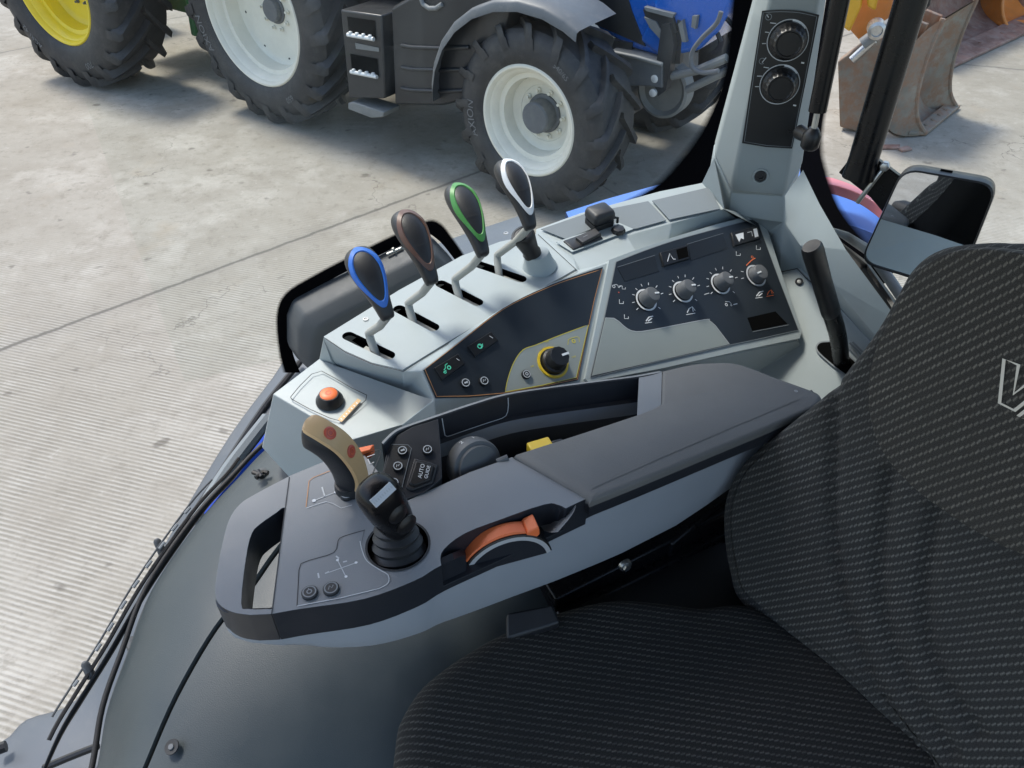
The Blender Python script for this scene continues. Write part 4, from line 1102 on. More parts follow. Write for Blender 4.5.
b = B(); b.lathe(path[0] + V((0, 0, -.0)), V((-.1, -.15, 1)), [(.0172, 0), (.0168, .004), (.0155, .009), (.0145, .012)], HGREY, 28); b.build('joystick_collar', cj, smooth=50)

# ---- orange thumb lever in its recess
wa = (A3(500, 600) - A3(470, 520)); wa.z = 0; wa.normalize()
la = V((-wa.y, wa.x, 0));
if la.x < 0: la = -la
wc = A3(509, 535.5, 0) + wa * -.0125 + V((0, 0, -.054))
b = B()
def arc(r, a0, a1, n=14): return [wc + la * (r * math.cos(R(a0 + (a1 - a0) * k / n))) + V((0, 0, r * math.sin(R(a0 + (a1 - a0) * k / n)))) for k in range(n + 1)]
Ra = .047
outer = arc(Ra, 12, 168, 24); inner = arc(Ra - .02, 12, 168, 24)
b.grid([[p + wa * -.009 for p in inner], [p + wa * -.009 for p in outer], [p + wa * .009 for p in outer], [p + wa * .010 for p in arc(Ra - .0015, 12, 168, 24)]], BLACK)
b.grid([[p + wa * .010 for p in arc(Ra - .0015, 12, 168, 24)], [p + wa * .0105 for p in arc(Ra - .006, 12, 168, 24)]], SILVER)
b.face([p + wa * .0104 for p in arc(Ra - .006, 12, 168, 24)], ARMB)
tw = b.build('thumb_wheel', ar, smooth=50)
b = B()
o1w = arc(Ra + .0022, 66, 150, 16); b.loft([[o + wa * x + (o - wc).normalized() * z for x, z in ((-.0075, -.003), (-.0075, .0), (.0075, .0), (.0075, -.003))] for o in o1w], ORANGE)
o2 = arc(Ra + .002, 50, 66, 4); b.loft([[o + wa * x + (o - wc).normalized() * z for x, z in ((-.009, -.003), (-.009, .010 - .004 * abs(i - 2)), (.009, .010 - .004 * abs(i - 2)), (.009, -.003))] for i, o in enumerate(o2)], ORANGE)
b.build('orange_lever', tw, smooth=25, bevel=.0012)

# ---- black mounting bracket between armrest and seat, plus added plates darkening the gap
b = B()
m0, m1 = W(556, 600, 1.985), W(742, 505, 2.005)
md = (m1 - m0).normalized(); mn = V((md.y, -md.x, 0)).normalized()
b.prism([m0, m1, m1 - mn * .05, m0 - mn * .05], V((0, 0, -.13)), PAINTB)
b.prism([m0 + mn * .012 + V((0, 0, -.022)), m1 + mn * .012 + V((0, 0, -.03)), m1 - mn * .001 + V((0, 0, -.03)), m0 - mn * .001 + V((0, 0, -.022))], V((0, 0, -.012)), PAINTB)
b.prism([W(575, 606, 1.965), W(770, 612, 1.965), W(790, 500, 1.965), W(690, 545, 1.965)], V((0, 0, -.08)), BLACK)
k0, k1b = W(672, 545, 1.995), W(800, 440, 2.04)
b.prism([k0, k1b, k1b - mn * .02, k0 - mn * .02], V((0, 0, -.14)), PAINTB)
b.tube([m0.lerp(m1, .45) + mn * .008 + V((0, 0, -.06)), m1 + mn * .008 + V((0, 0, -.05))], .016, PAINTB, 14)
b.build('mount_bracket', ar, smooth=30, bevel=.003)
b = B(); nn = mn; O = Plane(m0, mn).at(625, 565, .0)
b.lathe(O, nn, [(.0085, -.002), (.0085, .0), (.0075, .003), (.006, .003)], METAL, 18); b.lathe(O + nn * .003, nn, [(.0052, 0), (.005, .003), (.002, .003)], METAL, 6)
b.build('bracket_bolt', ar, smooth=35)
b = B()
q = [W(506, 613, 2.02), W(553, 604, 2.02), W(560, 622, 2.02), W(506, 640, 2.0)]
b.loft([[p + V((0, 0, -.012)) for p in q], q], HGREY); b.build('adjuster_paddle', ar, bevel=.003)

# ================================================================== SEAT
seat = thing('driver_seat', W(650, 700, 1.75), 'black woven fabric driver seat with an outlined emblem on its backrest', 'seat')
def inside_rings(outl, n, c=None):
    c = c or sum(outl, V()) / len(outl)
    return c
def pad(name, plane, outline, prof, m, parent, ux, groove=(), gd=.006, gw=.010, n=6, dome=0.0):
    """outline in pixels; prof = [(inset factor, height)...] from the back edge round to the centre"""
    ol = plane.many(bez2(outline, n, True)); c = sum(ol, V()) / len(ol)
    b = B(); lay = b.bm.loops.layers.uv.new('UVMap')
    uy = plane.n.cross(ux).normalized(); uxn = ux.normalized()
    G = [[plane.at(u, v) for u, v in bez2(g, 5)] for g in groove]
    def hgt(p):
        h = 0
        for g in G:
            dmin = min((p - a).length for a in g); h -= gd * math.exp(-(dmin / gw) ** 2)
        return h
    rings = []
    for f, h in prof:
        r = []
        for p in ol:
            q = c + (p - c) * f
            r.append(q + plane.n * (h + (hgt(q) if h > 0 else 0)))
        rings.append(r)
    vr = b.loft(rings[2:], m, caps=(False, True)); b.loft(rings[:3], BACKSH, caps=(True, False))
    for f in b.bm.faces:
        for l in f.loops:
            d = l.vert.co - plane.p
            l[lay].uv = (d.dot(uxn), d.dot(uy) + .8 * min(0, d.dot(plane.n)))
    return b.build(name, parent, smooth=180)
def roundprof(h, w, back, steps=34, edge=9):
    p = [(.90, -back), (.965, -back * .7), (.995, -back * .3)]
    for k in range(edge):
        a = (k + 1) / edge * math.pi / 2
        p.append((1 - w * (1 - math.cos(a)), h * math.sin(a)))
    f0 = 1 - w
    for k in range(1, steps): p.append((f0 * (1 - k / steps) + .01, h + .004 * (k / steps)))
    return p
SP = Plane(W(700, 700, 1.975), V((0, 0, 1)))
cush = [(392, 800), (396, 745), (402, 722), (422, 692), (458, 664), (498, 641), (540, 624), (580, 612), (616, 606), (660, 609), (700, 614), (748, 612), (800, 640), (860, 680), (930, 740), (1010, 830), (1030, 960), (860, 1060), (640, 1060), (470, 980), (400, 870)]
d1 = SP.at(720, 700) - SP.at(560, 676)
pad('seat_cushion', SP, cush, roundprof(.028, .16, .09), FABRICC, seat, d1)
SB = Plane(W(735, 575, 1.975), V((-.80, -.50, .32)))
back_o = [(748, 600), (737, 570), (731, 530), (733, 497), (746, 468), (768, 445), (802, 418), (838, 388), (868, 353), (893, 318), (912, 285), (926, 262), (946, 249), (975, 244), (1012, 243), (1060, 250), (1110, 300), (1130, 420), (1130, 560), (1110, 700), (1060, 790), (1010, 830), (960, 790), (905, 728), (842, 668), (790, 632)]
d2 = SB.at(990, 385) - SB.at(890, 420)
SEAMT = surf('seam_thread', (0.010, 0.010, 0.010), 0.9, 0, 10, 0.1, spec=.1)
gro = [[(838, 330), (848, 400), (849, 460), (849, 524), (862, 610), (895, 690), (940, 750)], [(905, 470), (899, 520), (895, 563), (901, 618), (925, 680), (965, 740)], [(952, 505), (944, 545), (940, 590), (948, 650), (990, 720)]]
bk = pad('backrest', SB, back_o, roundprof(.030, .12, .10, 90), FABRIC, seat, d2, gro, .0105, .0085, n=12)
SH = Plane(SB.p + SB.n * .042, SB.n)
head_o = [(899, 322), (886, 350), (880, 382), (881, 412), (888, 438), (904, 464), (928, 488), (955, 508), (990, 530), (1040, 552), (1090, 540), (1120, 440), (1100, 310), (1060, 262), (1015, 249), (970, 249), (940, 262), (918, 288)]
hp = pad('head_panel', SH, head_o, roundprof(.022, .022, .03, 30), FABRICH, seat, d2 + V((0, 0, .012)))
b = B()
pl_ = bez([SH.at(u, v, .002) for u, v in head_o[:10]], 6)
b.tube(pl_, .0026, surf('seam_piping', (0.16, 0.15, 0.125), 0.85, 0.3, 900, 0.15, 200), 8); b.build('seam_piping', seat, smooth=60)
b = B()
SL = Plane(SB.p + SB.n * .0685, SB.n)
LOGO = surf('emblem_thread', (0.62, 0.57, 0.48), 0.8, 0.3, 900, 0.05)
for q, cl in (([(1004, 359), (1018.5, 365), (1013.5, 394), (1040, 374), (1054, 379), (1014.5, 410.5), (999.5, 403)], True), ([(1018, 416.5), (1062, 382), (1070, 386), (1030, 420)], True)):
    b.stroke(SL.many(q), SL.n, .0026, LOGO, cl)
b.build('emblem', seat)
b = B()
b.prism([W(470, 720, 1.88), W(720, 640, 1.88), W(960, 800, 1.88), W(650, 900, 1.88)], V((0, 0, -.42)), BLACK); b.build('seat_base', seat, bevel=.01)

# ================================================================== CAB LINER, FLOOR, DOOR
gapline = [(120, 830), (146, 768), (177, 697), (216, 630), (249, 592), (276, 554), (305, 520), (345, 480), (400, 440)]
outline_ = [(80, 830), (96, 768), (106, 710), (125, 655), (150, 590), (197, 521), (238, 476), (264, 449), (300, 420)]
gz = [1.86, 1.88, 1.905, 1.93, 1.945, 1.96, 1.975, 1.985, 1.99]; oz = [1.78, 1.80, 1.825, 1.85, 1.88, 1.915, 1.94, 1.955, 1.96]
gl = bez([W(u, v, z) for (u, v), z in zip(gapline, gz)], 5); ol = bez([W(u, v, z) for (u, v), z in zip(outline_, oz)], 5)
b = B()
rows = []
for t, bulge in ((0, -.05), (0.0, -.012), (.02, 0), (.07, .006), (.2, .012), (.45, .018), (.7, .016), (.9, .010), (.985, .006), (1.0, .002), (1.0, -.03)):
    rows.append([o.lerp(g, t) + V((0, 0, bulge)) for o, g in zip(ol, gl)])
b.grid(rows, LINER)
ln = thing('wheel_arch_liner', W(200, 700, 1.75), 'dark grey moulded wheel arch liner below the armrest, split by one long seam', 'liner')
b.build('outer_liner', ln, smooth=28)
b = B()
far = [W(u, v, z) for (u, v), z in zip([(330, 960), (360, 860), (420, 780), (480, 720), (540, 680), (580, 650), (600, 610), (610, 560), (620, 520)], [1.80, 1.83, 1.87, 1.90, 1.92, 1.93, 1.94, 1.95, 1.95])]
fr2 = bez(far, 5); gg = [p + V((.0035, -.003, 0)) for p in gl]
rows = []
for t, bulge in ((0, -.05), (0, .0035), (.004, .0060), (.04, .010), (.15, .018), (.4, .03), (.7, .025), (1, 0), (1.02, -.1)):
    rows.append([g.lerp(f, t) + V((0, 0, bulge)) for g, f in zip(gg, fr2)])
b.grid(rows, LINER); b.build('inner_liner', ln, smooth=28)
b = B(); O = W(172, 747, 1.905); b.lathe(O, V((-.2, -.3, 1)), [(.0085, 0), (.008, .0015), (.005, .001)], SEAM, 16); b.lathe(O, V((-.2, -.3, 1)), [(.0035, 0), (.003, .003), (.001, .003)], HUBG, 10); b.build('liner_screw', ln)
b = B()
for q in ([(256, 478), (263, 472), (268, 473)], [(258, 471), (262, 477)], [(253, 472), (261, 475)]): b.tube([W(u, v, 1.985) for u, v in q], .0035, BLACK, 8)
b.lathe(W(262, 474, 1.972), V((0, 0, 1)), [(.009, 0), (.008, .004), (.004, .005)], TRIM, 14); b.build('liner_clip', ln)
b = B()
b.tube([p + V((-.005, .0035, .002)) for p in ol], .0036, BLACKR, 10)
rs = rebase(b.build('window_seal', smooth=60), W(150, 600, 1.85)); tag(rs, 'long black rubber seal curving along the liner edge above the ground', 'seal')
# wiper lying along the outside of the seal
b = B()
wp = bez([W(u, v, z) for u, v, z in ((38, 785, 1.80), (60, 735, 1.82), (84, 695, 1.83), (112, 650, 1.85), (143, 596, 1.875), (175, 548, 1.90), (206, 506, 1.92), (232, 478, 1.93), (244, 462, 1.935))], 5)
off = V((-.008, .004, .004))
b.tube(wp, [.0022 + .0018 * min(1, i / 8) for i in range(len(wp))], BLACK, 8, sq=(1.3, .7))
wip = rebase(b.build('wiper', smooth=50), wp[0]); tag(wip, 'slim black wiper arm with slotted blade beside the rubber seal, lower left', 'wiper')
b = B()
b.tube([p + off for p in wp[4:]], [.0026] * (len(wp) - 4), BLACKR, 6)
b.tube([p + off * 2.0 for p in wp[6:34]], [.0014] * 28, TRIM, 6)
b.build('blade', wip)
b = B()
for i in range(10, 30, 2): b.tube([wp[i] + off * 1.5 + V((0, 0, .004)), wp[i].lerp(wp[i + 1], .8) + off * 1.5 + V((0, 0, .003))], .0020, LINED, 6)  # grey dashes paint the glints along the blade slots
b.build('blade_glint', wip)
b = B()
b.bm.free()
for u, v, z in ((85, 664, 1.85), (157, 541, 1.9)):
    b = B(); b.lathe(W(u, v, z), V((-.3, .4, .9)), [(.006, -.02), (.005, 0), (.003, .003)], TRIM, 10); b.build('wiper_lug', wip)

fl = B(); q = [V((-.55, .1, 1.40)), V((.9, .1, 1.40)), V((.9, .75, 1.40)), V((-.1, .75, 1.40)), V((-.45, .45, 1.40))]
q = [V((-.40, -.5, 1.45)), V((.95, -.5, 1.45)), V((.95, 1.0, 1.45)), V((.35, 1.05, 1.45)), V((.0, .80, 1.45)), V((-.15, .60, 1.45)), V((-.38, .38, 1.45))]
fl.prism(q, V((0, 0, -.08)), BLACKR); f_ = fl.build('cab_floor'); tag(f_, None, kind='structure')

# ================================================================== OUTSIDE: OWN BODYWORK
ef = thing('rear_fender', W(150, 640, 1.0), 'slate and blue outer fender of this tractor just outside the side window', 'fender')
b = B()
eo = bez([W(u, v, z) for u, v, z in ((-60, 760, 1.62), (0, 740, 1.64), (25, 718, 1.645), (74, 699, 1.66), (108, 640, 1.69), (140, 585, 1.72), (177, 520, 1.75), (229, 434, 1.79), (272, 376, 1.82), (310, 325, 1.84), (400, 258, 1.86), (520, 214, 1.88))], 4)
ei = bez([W(u, v, z) for u, v, z in ((-20, 900, 1.66), (60, 840, 1.68), (110, 790, 1.69), (150, 740, 1.70), (180, 690, 1.72), (205, 640, 1.75), (235, 560, 1.78), (285, 460, 1.82), (330, 400, 1.84), (370, 360, 1.86), (440, 300, 1.88), (540, 250, 1.9))], 4)
mk = lambda t, dz: [o.lerp(i, t) + V((0, 0, dz)) for o, i in zip(eo, ei)]
b.grid([mk(0, -.12), mk(0, -.012), mk(.01, -.003), mk(.05, 0), mk(.3, .004), mk(1, .004)], OWNSLATE)
b.build('fender_top', ef, smooth=50)
def rib(pts, r, m):
    b = B(); b.tube(bez([W(*p) for p in pts], 5), r, m, 8); b.build('fender_strip', ef)
rib([(182, 532, 1.79), (215, 482, 1.80), (262, 410, 1.82), (300, 362, 1.85)], .006, BLACK)
rib([(196, 522, 1.80), (228, 470, 1.81), (268, 418, 1.83)], .012, DECKIN)
rib([(44, 768, 1.70), (70, 757, 1.71), (98, 746, 1.72)], .005, BLACK)
rib([(-4, 750, 1.668), (6, 746, 1.668)], .008, BLACK)
rib([(130, 640, 1.75), (150, 690, 1.75), (160, 720, 1.75)], .008, TRIM)
b = B()
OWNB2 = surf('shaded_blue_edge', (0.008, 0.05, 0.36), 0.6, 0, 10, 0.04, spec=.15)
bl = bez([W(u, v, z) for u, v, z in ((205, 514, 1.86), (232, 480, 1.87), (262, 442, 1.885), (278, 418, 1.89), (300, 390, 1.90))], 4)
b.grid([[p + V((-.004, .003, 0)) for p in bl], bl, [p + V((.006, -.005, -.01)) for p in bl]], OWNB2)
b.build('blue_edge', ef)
rfd = thing('rear_bodywork', Cn(640, 200, 1.4), 'glossy blue rear bodywork glimpsed beyond the console shelf and below the pillar', 'bodywork')
b = B()
bo = bez([Cn(u, v, z) for u, v, z in ((566, 212, 2.055), (588, 205, 2.06), (610, 198, 2.07), (668, 182, 2.08), (730, 165, 2.09), (800, 168, 2.09), (850, 188, 2.09), (885, 214, 2.08), (905, 236, 2.07))], 5)
bi = [p + V((.03, -.22, -.02)) for p in bo]
b.grid([[p + V((-.01, .03, -.3)) for p in bo], [p + V((0, .012, -.02)) for p in bo], bo, [o.lerp(i, .35) + V((0, 0, .012)) for o, i in zip(bo, bi)], bi], OWNBLUE)
b.build('body_panel', rfd, smooth=60)
b = B()
lp = bez([Cn(u, v, z) for u, v, z in ((818, 190, 2.115), (835, 193, 2.115), (860, 203, 2.112), (884, 222, 2.108), (896, 240, 2.10))], 4)
b.loft([[p + V((.0, -.012, 0)), p + V((0, .022, 0)), p + V((0, .022, .022)), p + V((0, -.012, .02))] for p in lp], LAMPRED); b.build('tail_lamp', rfd, smooth=30, bevel=.004)

# ================================================================== GROUND
b = B(); b.face([V((-90, -60, 0)), V((90, -60, 0)), V((90, 120, 0)), V((-90, 120, 0))], CONC)
g = b.build('ground'); tag(g, None, kind='structure')

# ================================================================== WHEELS
def wheel(parent, c, axle, Rt, w, Rr, lugs, rimm, txts, hub=True, disc=.12, hubr=.12, hubl=.10, fwd=None, flip=1, boltr=.2):
    ax = axle.normalized(); fx = fwd.normalized(); fz = V((0, 0, 1)); fz = (fz - ax * fz.dot(ax)).normalized(); fx = fz.cross(ax)
    pt = lambda r, a, y: c + (fx * math.cos(a) + fz * math.sin(a)) * r + ax * y
    hl = Rt * .072; Rc = Rt - hl
    b = B()
    sw = w / 2
    prof = [(Rr, -.36 * w), (Rr + .02, -.44 * w), (Rr + (Rc - Rr) * .35, -.505 * w), (Rr + (Rc - Rr) * .65, -.505 * w), (Rc - .035, -.47 * w), (Rc, -.40 * w), (Rc + .004, 0), (Rc, .40 * w), (Rc - .035, .47 * w),
            (Rr + (Rc - Rr) * .70, .503 * w), (Rr + (Rc - Rr) * .45, .510 * w), (Rr + (Rc - Rr) * .25, .495 * w), (Rr + .035, .462 * w), (Rr + .03, .452 * w), (Rr + .012, .44 * w), (Rr, .36 * w)]
    N = 72
    b.loft([[pt(r, 2 * math.pi * k / N, y) for k in range(N)] for r, y in prof], TYRE, (False, False))
    step = 2 * math.pi / lugs; lw = Rt * .060
    for k in range(lugs):
        for sgn, off in ((1, 0), (-1, .5)):
            a0 = (k + off) * step; rings = []
            for t in (-.06, .15, .4, .7, .92, 1.0, 1.06, 1.12):
                y = sgn * t * .485 * w; a = a0 - flip * (.50 * (t + .06) ** .9) * (w / Rt) * 1.05
                top = Rt - .010 * Rt * t * t if t < 1.03 else Rc - .015
                if t >= 1.0: top = Rt - .03 if t == 1.0 else (Rc - .03 if t < 1.1 else Rc - .085)
                dw = lw / Rt * (1 + .25 * t); lo_ = Rc - .01 if t < .95 else (Rc - .05 if t < 1.1 else Rc - .11)
                y2 = y if t < 1.03 else sgn * (.512 if t < 1.1 else .520) * w
                rings.append([pt(lo_, a - dw * .75, y2), pt(top, a - dw * .5, y2), pt(top, a + dw * .5, y2), pt(lo_, a + dw * .75, y2)])
            b.loft(rings, TYRE)
    wo = b.build('wheel', parent, smooth=38)
    b = B()
    d0 = disc * w
    rp = [(Rr - .01, -.42 * w), (Rr + .028, .425 * w), (Rr + .03, .452 * w), (Rr + .02, .468 * w), (Rr + .008, .466 * w), (Rr - .004, .44 * w), (Rr - .012, .40 * w), (Rr - .025, .385 * w), (Rr - .045, .30 * w), (Rr - .05, .27 * w),
          (Rr - .085, .255 * w), (Rr - .10, d0 + .05 * w), (Rr - .125, d0 + .02 * w), (Rr - .16, d0 + .01 * w), (Rr * .55, d0), (Rr * .5, d0 - .004), (hubr * .5, d0)]
    b.loft([[pt(r, 2 * math.pi * k / N, y) for k in range(N)] for r, y in rp], rimm, (False, True))
    for k in range(8):
        a = 2 * math.pi * k / 8 + .2
        b.lathe(pt(Rr * .74, a, d0 + .012 * w), ax, [(.012, 0), (.012, .002)], SEAM, 8)
    b.build('rim', wo, smooth=35)
    b = B()
    b.lathe(c + ax * d0, ax, [(hubr * 1.22, 0), (hubr * 1.2, .012), (hubr, .016), (hubr * .97, hubl), (hubr * .88, hubl + .012), (hubr * .3, hubl + .014)], HUBG if hub else rimm, 32)
    for k in range(10):
        a = 2 * math.pi * k / 10; b.lathe(pt(boltr, a, d0), ax, [(.019, 0), (.019, .012), (.012, .016), (.012, .035)], rimm if hub else HUBG, 8)
    b.build('hub', wo, smooth=35)
    if txts:
        for tx, a0, size, rr_ in txts:
            b = B()
            def fn(x, y):
                r = rr_ + y; a = R(a0) - x / rr_
                f = (r - Rr) / (Rc - Rr); yy = .512 * w - abs(f - .5) * .02 * w
                return pt(r, a, yy + .004)
            b.text(tx, fn, size, TYRELIT); b.build('sidewall_lettering', wo)
    return wo

# ================================================================== BLUE TRACTOR
Fp = W(527, 208, 0); Rp = W(270, 124, 0)
fw = (Fp - Rp).normalized(); fo = V((fw.y, -fw.x, 0)); fo = fo if fo.dot(-Fp) > 0 else -fo
T = lambda x, y, z: Fp + fw * x + fo * y + V((0, 0, z))
bt = thing('blue_tractor', Fp, 'blue tractor with white rims and a grey front fender parked across the yard', 'tractor')
WF = .50
fa = (fo + fw * -.02).normalized()
wheel(bt, T(0, -.22, .665), fa, .665, .50, .365, 16, RIMW, [('AXION', 188, .085, .49), ('540/65', 55, .05, .50)], fwd=fw, disc=.02, hubr=.115, hubl=.12, boltr=.165)
wheel(bt, T(0, -2.05, .665), -fo, .665, .50, .365, 16, RIMW, [], fwd=fw, disc=.02, flip=-1)
LR = (Fp - Rp).length
wheel(bt, T(-LR, -.30, .93), fo, .93, .60, .56, 21, RIMW, [('AXION', 200, .10, .71), ('650', 300, .07, .72)], fwd=fw, disc=.0, hubr=.10, hubl=.05, boltr=.165)
wheel(bt, T(-LR, -2.0, .93), -fo, .93, .60, .56, 21, RIMW, [], fwd=fw, flip=-1)
b = B()
cz = .70
def arcp(r, a, y): return T(-.03 + (r - .06) * math.cos(R(a)), y, cz + (r - .115) * math.sin(R(a)))
aa = [184, 174, 162, 148, 134, 120, 106, 92, 78, 66, 58]
rows = [[arcp(.86, a, .06) + V((0, 0, -.05)) for a in aa], [arcp(.86, a, .055) for a in aa], [arcp(.878, a, .04) for a in aa], [arcp(.885, a, -.1) for a in aa], [arcp(.885, a, -.42) for a in aa]]
b.grid(rows, TGREY)
b.tube([T(-.1, -.6, .75), T(-.1, -.25, 1.58)], .035, TBLACK, 10)
b.build('front_fender', bt, smooth=50)
b = B()
SD = Plane(T(0, -.05, 0), fo)
tk = [(389, 8), (420, -10), (470, -20), (520, -20), (500, 60), (470, 100), (440, 107), (393, 106)]
q = SD.many(tk); b.loft([[p - fo * .75 for p in q], [p - fo * .05 for p in q], [p + (sum(q, V()) / len(q) - p) * .05 for p in q]], TBLACK)
for v in (46, 68, 89): b.tube(SD.many([(402, v - 1), (412, v + 1), (440, v + 2), (470, v + 1)], .006), .016, TBLACK, 8)
b.tube(SD.many([(421, -4), (424, 4), (430, 8), (437, 8), (443, 4)], .01), .018, CASTG, 8)
b.build('fuel_tank', bt, smooth=40, bevel=.02, seg=3)
b = B()
sq_ = SD.many([(345, 8), (386, 14), (388, 60), (389, 97), (353, 96), (349, 50)], .05)
b.loft([[p - fo * .4 for p in sq_], sq_], TBLACK)
st_ = b.build('step_frame', bt, smooth=30, bevel=.012)
for q in ([(352, 15), (380, 19), (381, 38), (354, 33)], [(355, 52), (382, 57), (384, 75), (357, 70)]):
    b = B(); b.face(SD.many(q, .054), VOID); b.build('step_opening', st_)  # flat black sheet on the frame paints the shaded inside of the step
for a_, c_ in (((354, 32.5), (380, 37)), ((357, 69.5), (383, 74.5))):
    b = B(); P0, P1 = SD.at(*a_, .07), SD.at(*c_, .07); b.tube([P0, P1], .016, STEPW, 8)
    for k in range(4): p = P0.lerp(P1, .12 + .25 * k); b.lathe(p + V((0, 0, .01)), V((0, 0, 1)), [(.018, 0), (.015, .016), (.006, .02)], STEPW, 8)
    b.build('step_tread', st_, smooth=40)
b = B(); b.face(SD.many([(360, 41), (384, 46), (384, 50), (361, 47)], .056), CASTG); b.build('step_plate', st_)
b = B(); q = SD.many([(353, 101), (358, 100), (389, 110), (388, 115), (376, 116), (353, 107)], .06); b.loft([[p - fo * .2 for p in q], q], CASTG); b.build('step_bottom', st_, bevel=.008)
# hood, chassis and front linkage
b = B()
HB = Plane(T(0, -.72, 0), fo)
hq = [(560, -40), (584, 10), (598, 29), (630, 48), (662, 58), (668, 44), (662, 10), (650, -40)]
q = HB.many(hq); b.loft([[p - fo * .95 for p in q], q], TBLUE)
q = HB.many([(640, 40), (662, 58), (700, 50), (720, 30), (735, 0), (740, -40), (650, -40), (655, 10)]); b.loft([[p - fo * .9 for p in q], [p + fo * .02 for p in q]], TBLUE)
ho = b.build('hood', bt, smooth=35, bevel=.03, seg=3)
b = B(); b.prism(HB.many([(575, -40), (596, 24), (646, 46), (632, 10), (618, -40)], .012), -fo * .02, TBLACK); b.build('side_grille', ho)
b = B()
for q in ([(648, 5), (678, 12), (676, 16), (650, 9)], [(648, 15), (660, 20), (668, 34), (664, 37), (654, 26)], [(686, 18), (690, 40), (686, 40), (682, 22)], [(696, 14), (701, 14), (699, 27), (695, 25)]):
    b.prism(HB.many(q, .06), -fo * .05, CASTG)
b.prism(HB.many([(646, 8), (676, 16), (680, 30), (668, 40), (652, 26)], .045), -fo * .04, TBLACK)
b.build('headlight', ho)
b = B()
CH_ = Plane(T(0, -.62, 0), fo)
q = CH_.many([(612, 50), (640, 56), (662, 63), (662, 88), (648, 86), (630, 86), (610, 78), (590, 60)]); b.loft([[p - fo * .6 for p in q], q], TGREY)
b.tube(CH_.many([(612, 51), (640, 57), (664, 64)], .02), .014, CASTG, 8)
b.tube([T(.05, -.45, .665), T(.05, -1.8, .665)], .13, TBLACK, 14)
b.build('chassis', bt, smooth=30, bevel=.015)
b = B()
LK = Plane(T(0, -.80, 0), fo)
b.tube(LK.many([(678, 72), (705, 66), (733, 54)], .1), .030, CASTG, 10)
b.tube(LK.many([(690, 88), (715, 76), (740, 64)], .05), .028, CASTG, 10)
q = LK.many([(664, 76), (672, 20), (680, 18), (684, 40), (676, 84), (668, 90)], .16); b.loft([[p - fo * .08 for p in q], q], TBLACK)
q = LK.many([(676, 60), (684, 16), (690, 18), (686, 60)], .10); b.loft([[p - fo * .05 for p in q], q], TBLACK)
for u, v in ((666, 72), (664, 86)): b.lathe(LK.at(u, v, .16), fo, [(.028, 0), (.028, .02), (.018, .025)], STEPW, 12)
b.lathe(LK.at(660, 92, -.05), fo, [(.20, -.1), (.20, .02), (.18, .03), (.15, .0)], CASTG, 36)
hs = LK.many([(735, 4), (730, 16), (716, 30), (706, 44), (706, 58), (716, 64), (732, 62)], .22)
b.tube(bez(hs, 5), .016, HUBG, 10)
for q in ([(700, 0), (716, 20), (724, 40)], [(712, -10), (724, 10), (738, 26)], [(690, -10), (704, 20), (700, 50)], [(718, 6), (700, 30)]): b.tube(LK.many(q, .05), .016, TBLACK, 8)
b.build('front_linkage', bt, smooth=35)
b = B(); q = [T(x, y, z) for x, y, z in ((-2.2, -.5, .8), (.4, -.7, .8), (.4, -1.6, .8), (-2.2, -1.8, .8))]; b.loft([[p + V((0, 0, -.25)) for p in q], [p + V((0, 0, .3)) for p in q]], TBLACK)
b.build('transmission', bt)
b = B(); q = [T(x, y, z) for x, y, z in ((-3.3, -.3, 1.35), (-1.3, -.35, 1.35), (-1.3, -2.0, 1.35), (-3.3, -2.0, 1.35))]; b.loft([q, [p + V((0, 0, .6)) for p in q]], TBLACK); b.build('cab_body', bt, bevel=.05)

# ================================================================== GREEN TRACTOR
Jp = W(79, 88, 0)
G_ = lambda x, y, z: Jp + fw * x + fo * y + V((0, 0, z))
gt = thing('green_tractor', Jp, 'green tractor with yellow wheel rims parked behind the blue one', 'tractor')
wheel(gt, G_(0, -.34, .94), (fo + fw * .10).normalized(), .94, .66, .50, 20, RIMY, [('700', 292, .085, .72), ('AGRI 42', 225, .075, .72)], fwd=fw, disc=.02, hub=False, hubr=.12)
wheel(gt, G_(0, -2.2, .94), -fo, .94, .66, .50, 20, RIMY, [], fwd=fw, disc=.02, hub=False, flip=-1)
b = B(); b.tube([G_(0, -.4, .94), G_(0, -2.1, .94)], .16, TGREEN, 14)
b.build('axle', gt, smooth=40)
b = B(); q = [G_(x, y, .62) for x, y in ((-.5, -.95), (2.2, -.95), (2.2, -1.6), (-.5, -1.6))]; b.loft([q, [p + V((0, 0, .75)) for p in q]], TGREEN)
for x in (.9, 1.2, 1.5): b.tube([G_(x, -.9, .45), G_(x + .05, -.92, 1.0)], .05, TGREEN, 8)
b.build('gearbox', gt, bevel=.04)
b = B(); q = [G_(x, y, .35) for x, y in ((-1.9, -.6), (-1.2, -.6), (-1.2, -1.9), (-1.9, -1.9))]; b.loft([q, [p + V((0, 0, .5)) for p in q]], TGREEN)
b.tube([G_(-1.5, -.5, .5), G_(-1.0, -.9, .7), G_(-.4, -1, .75)], .05, BLACK, 8)
b.build('rear_linkage', gt, bevel=.03)

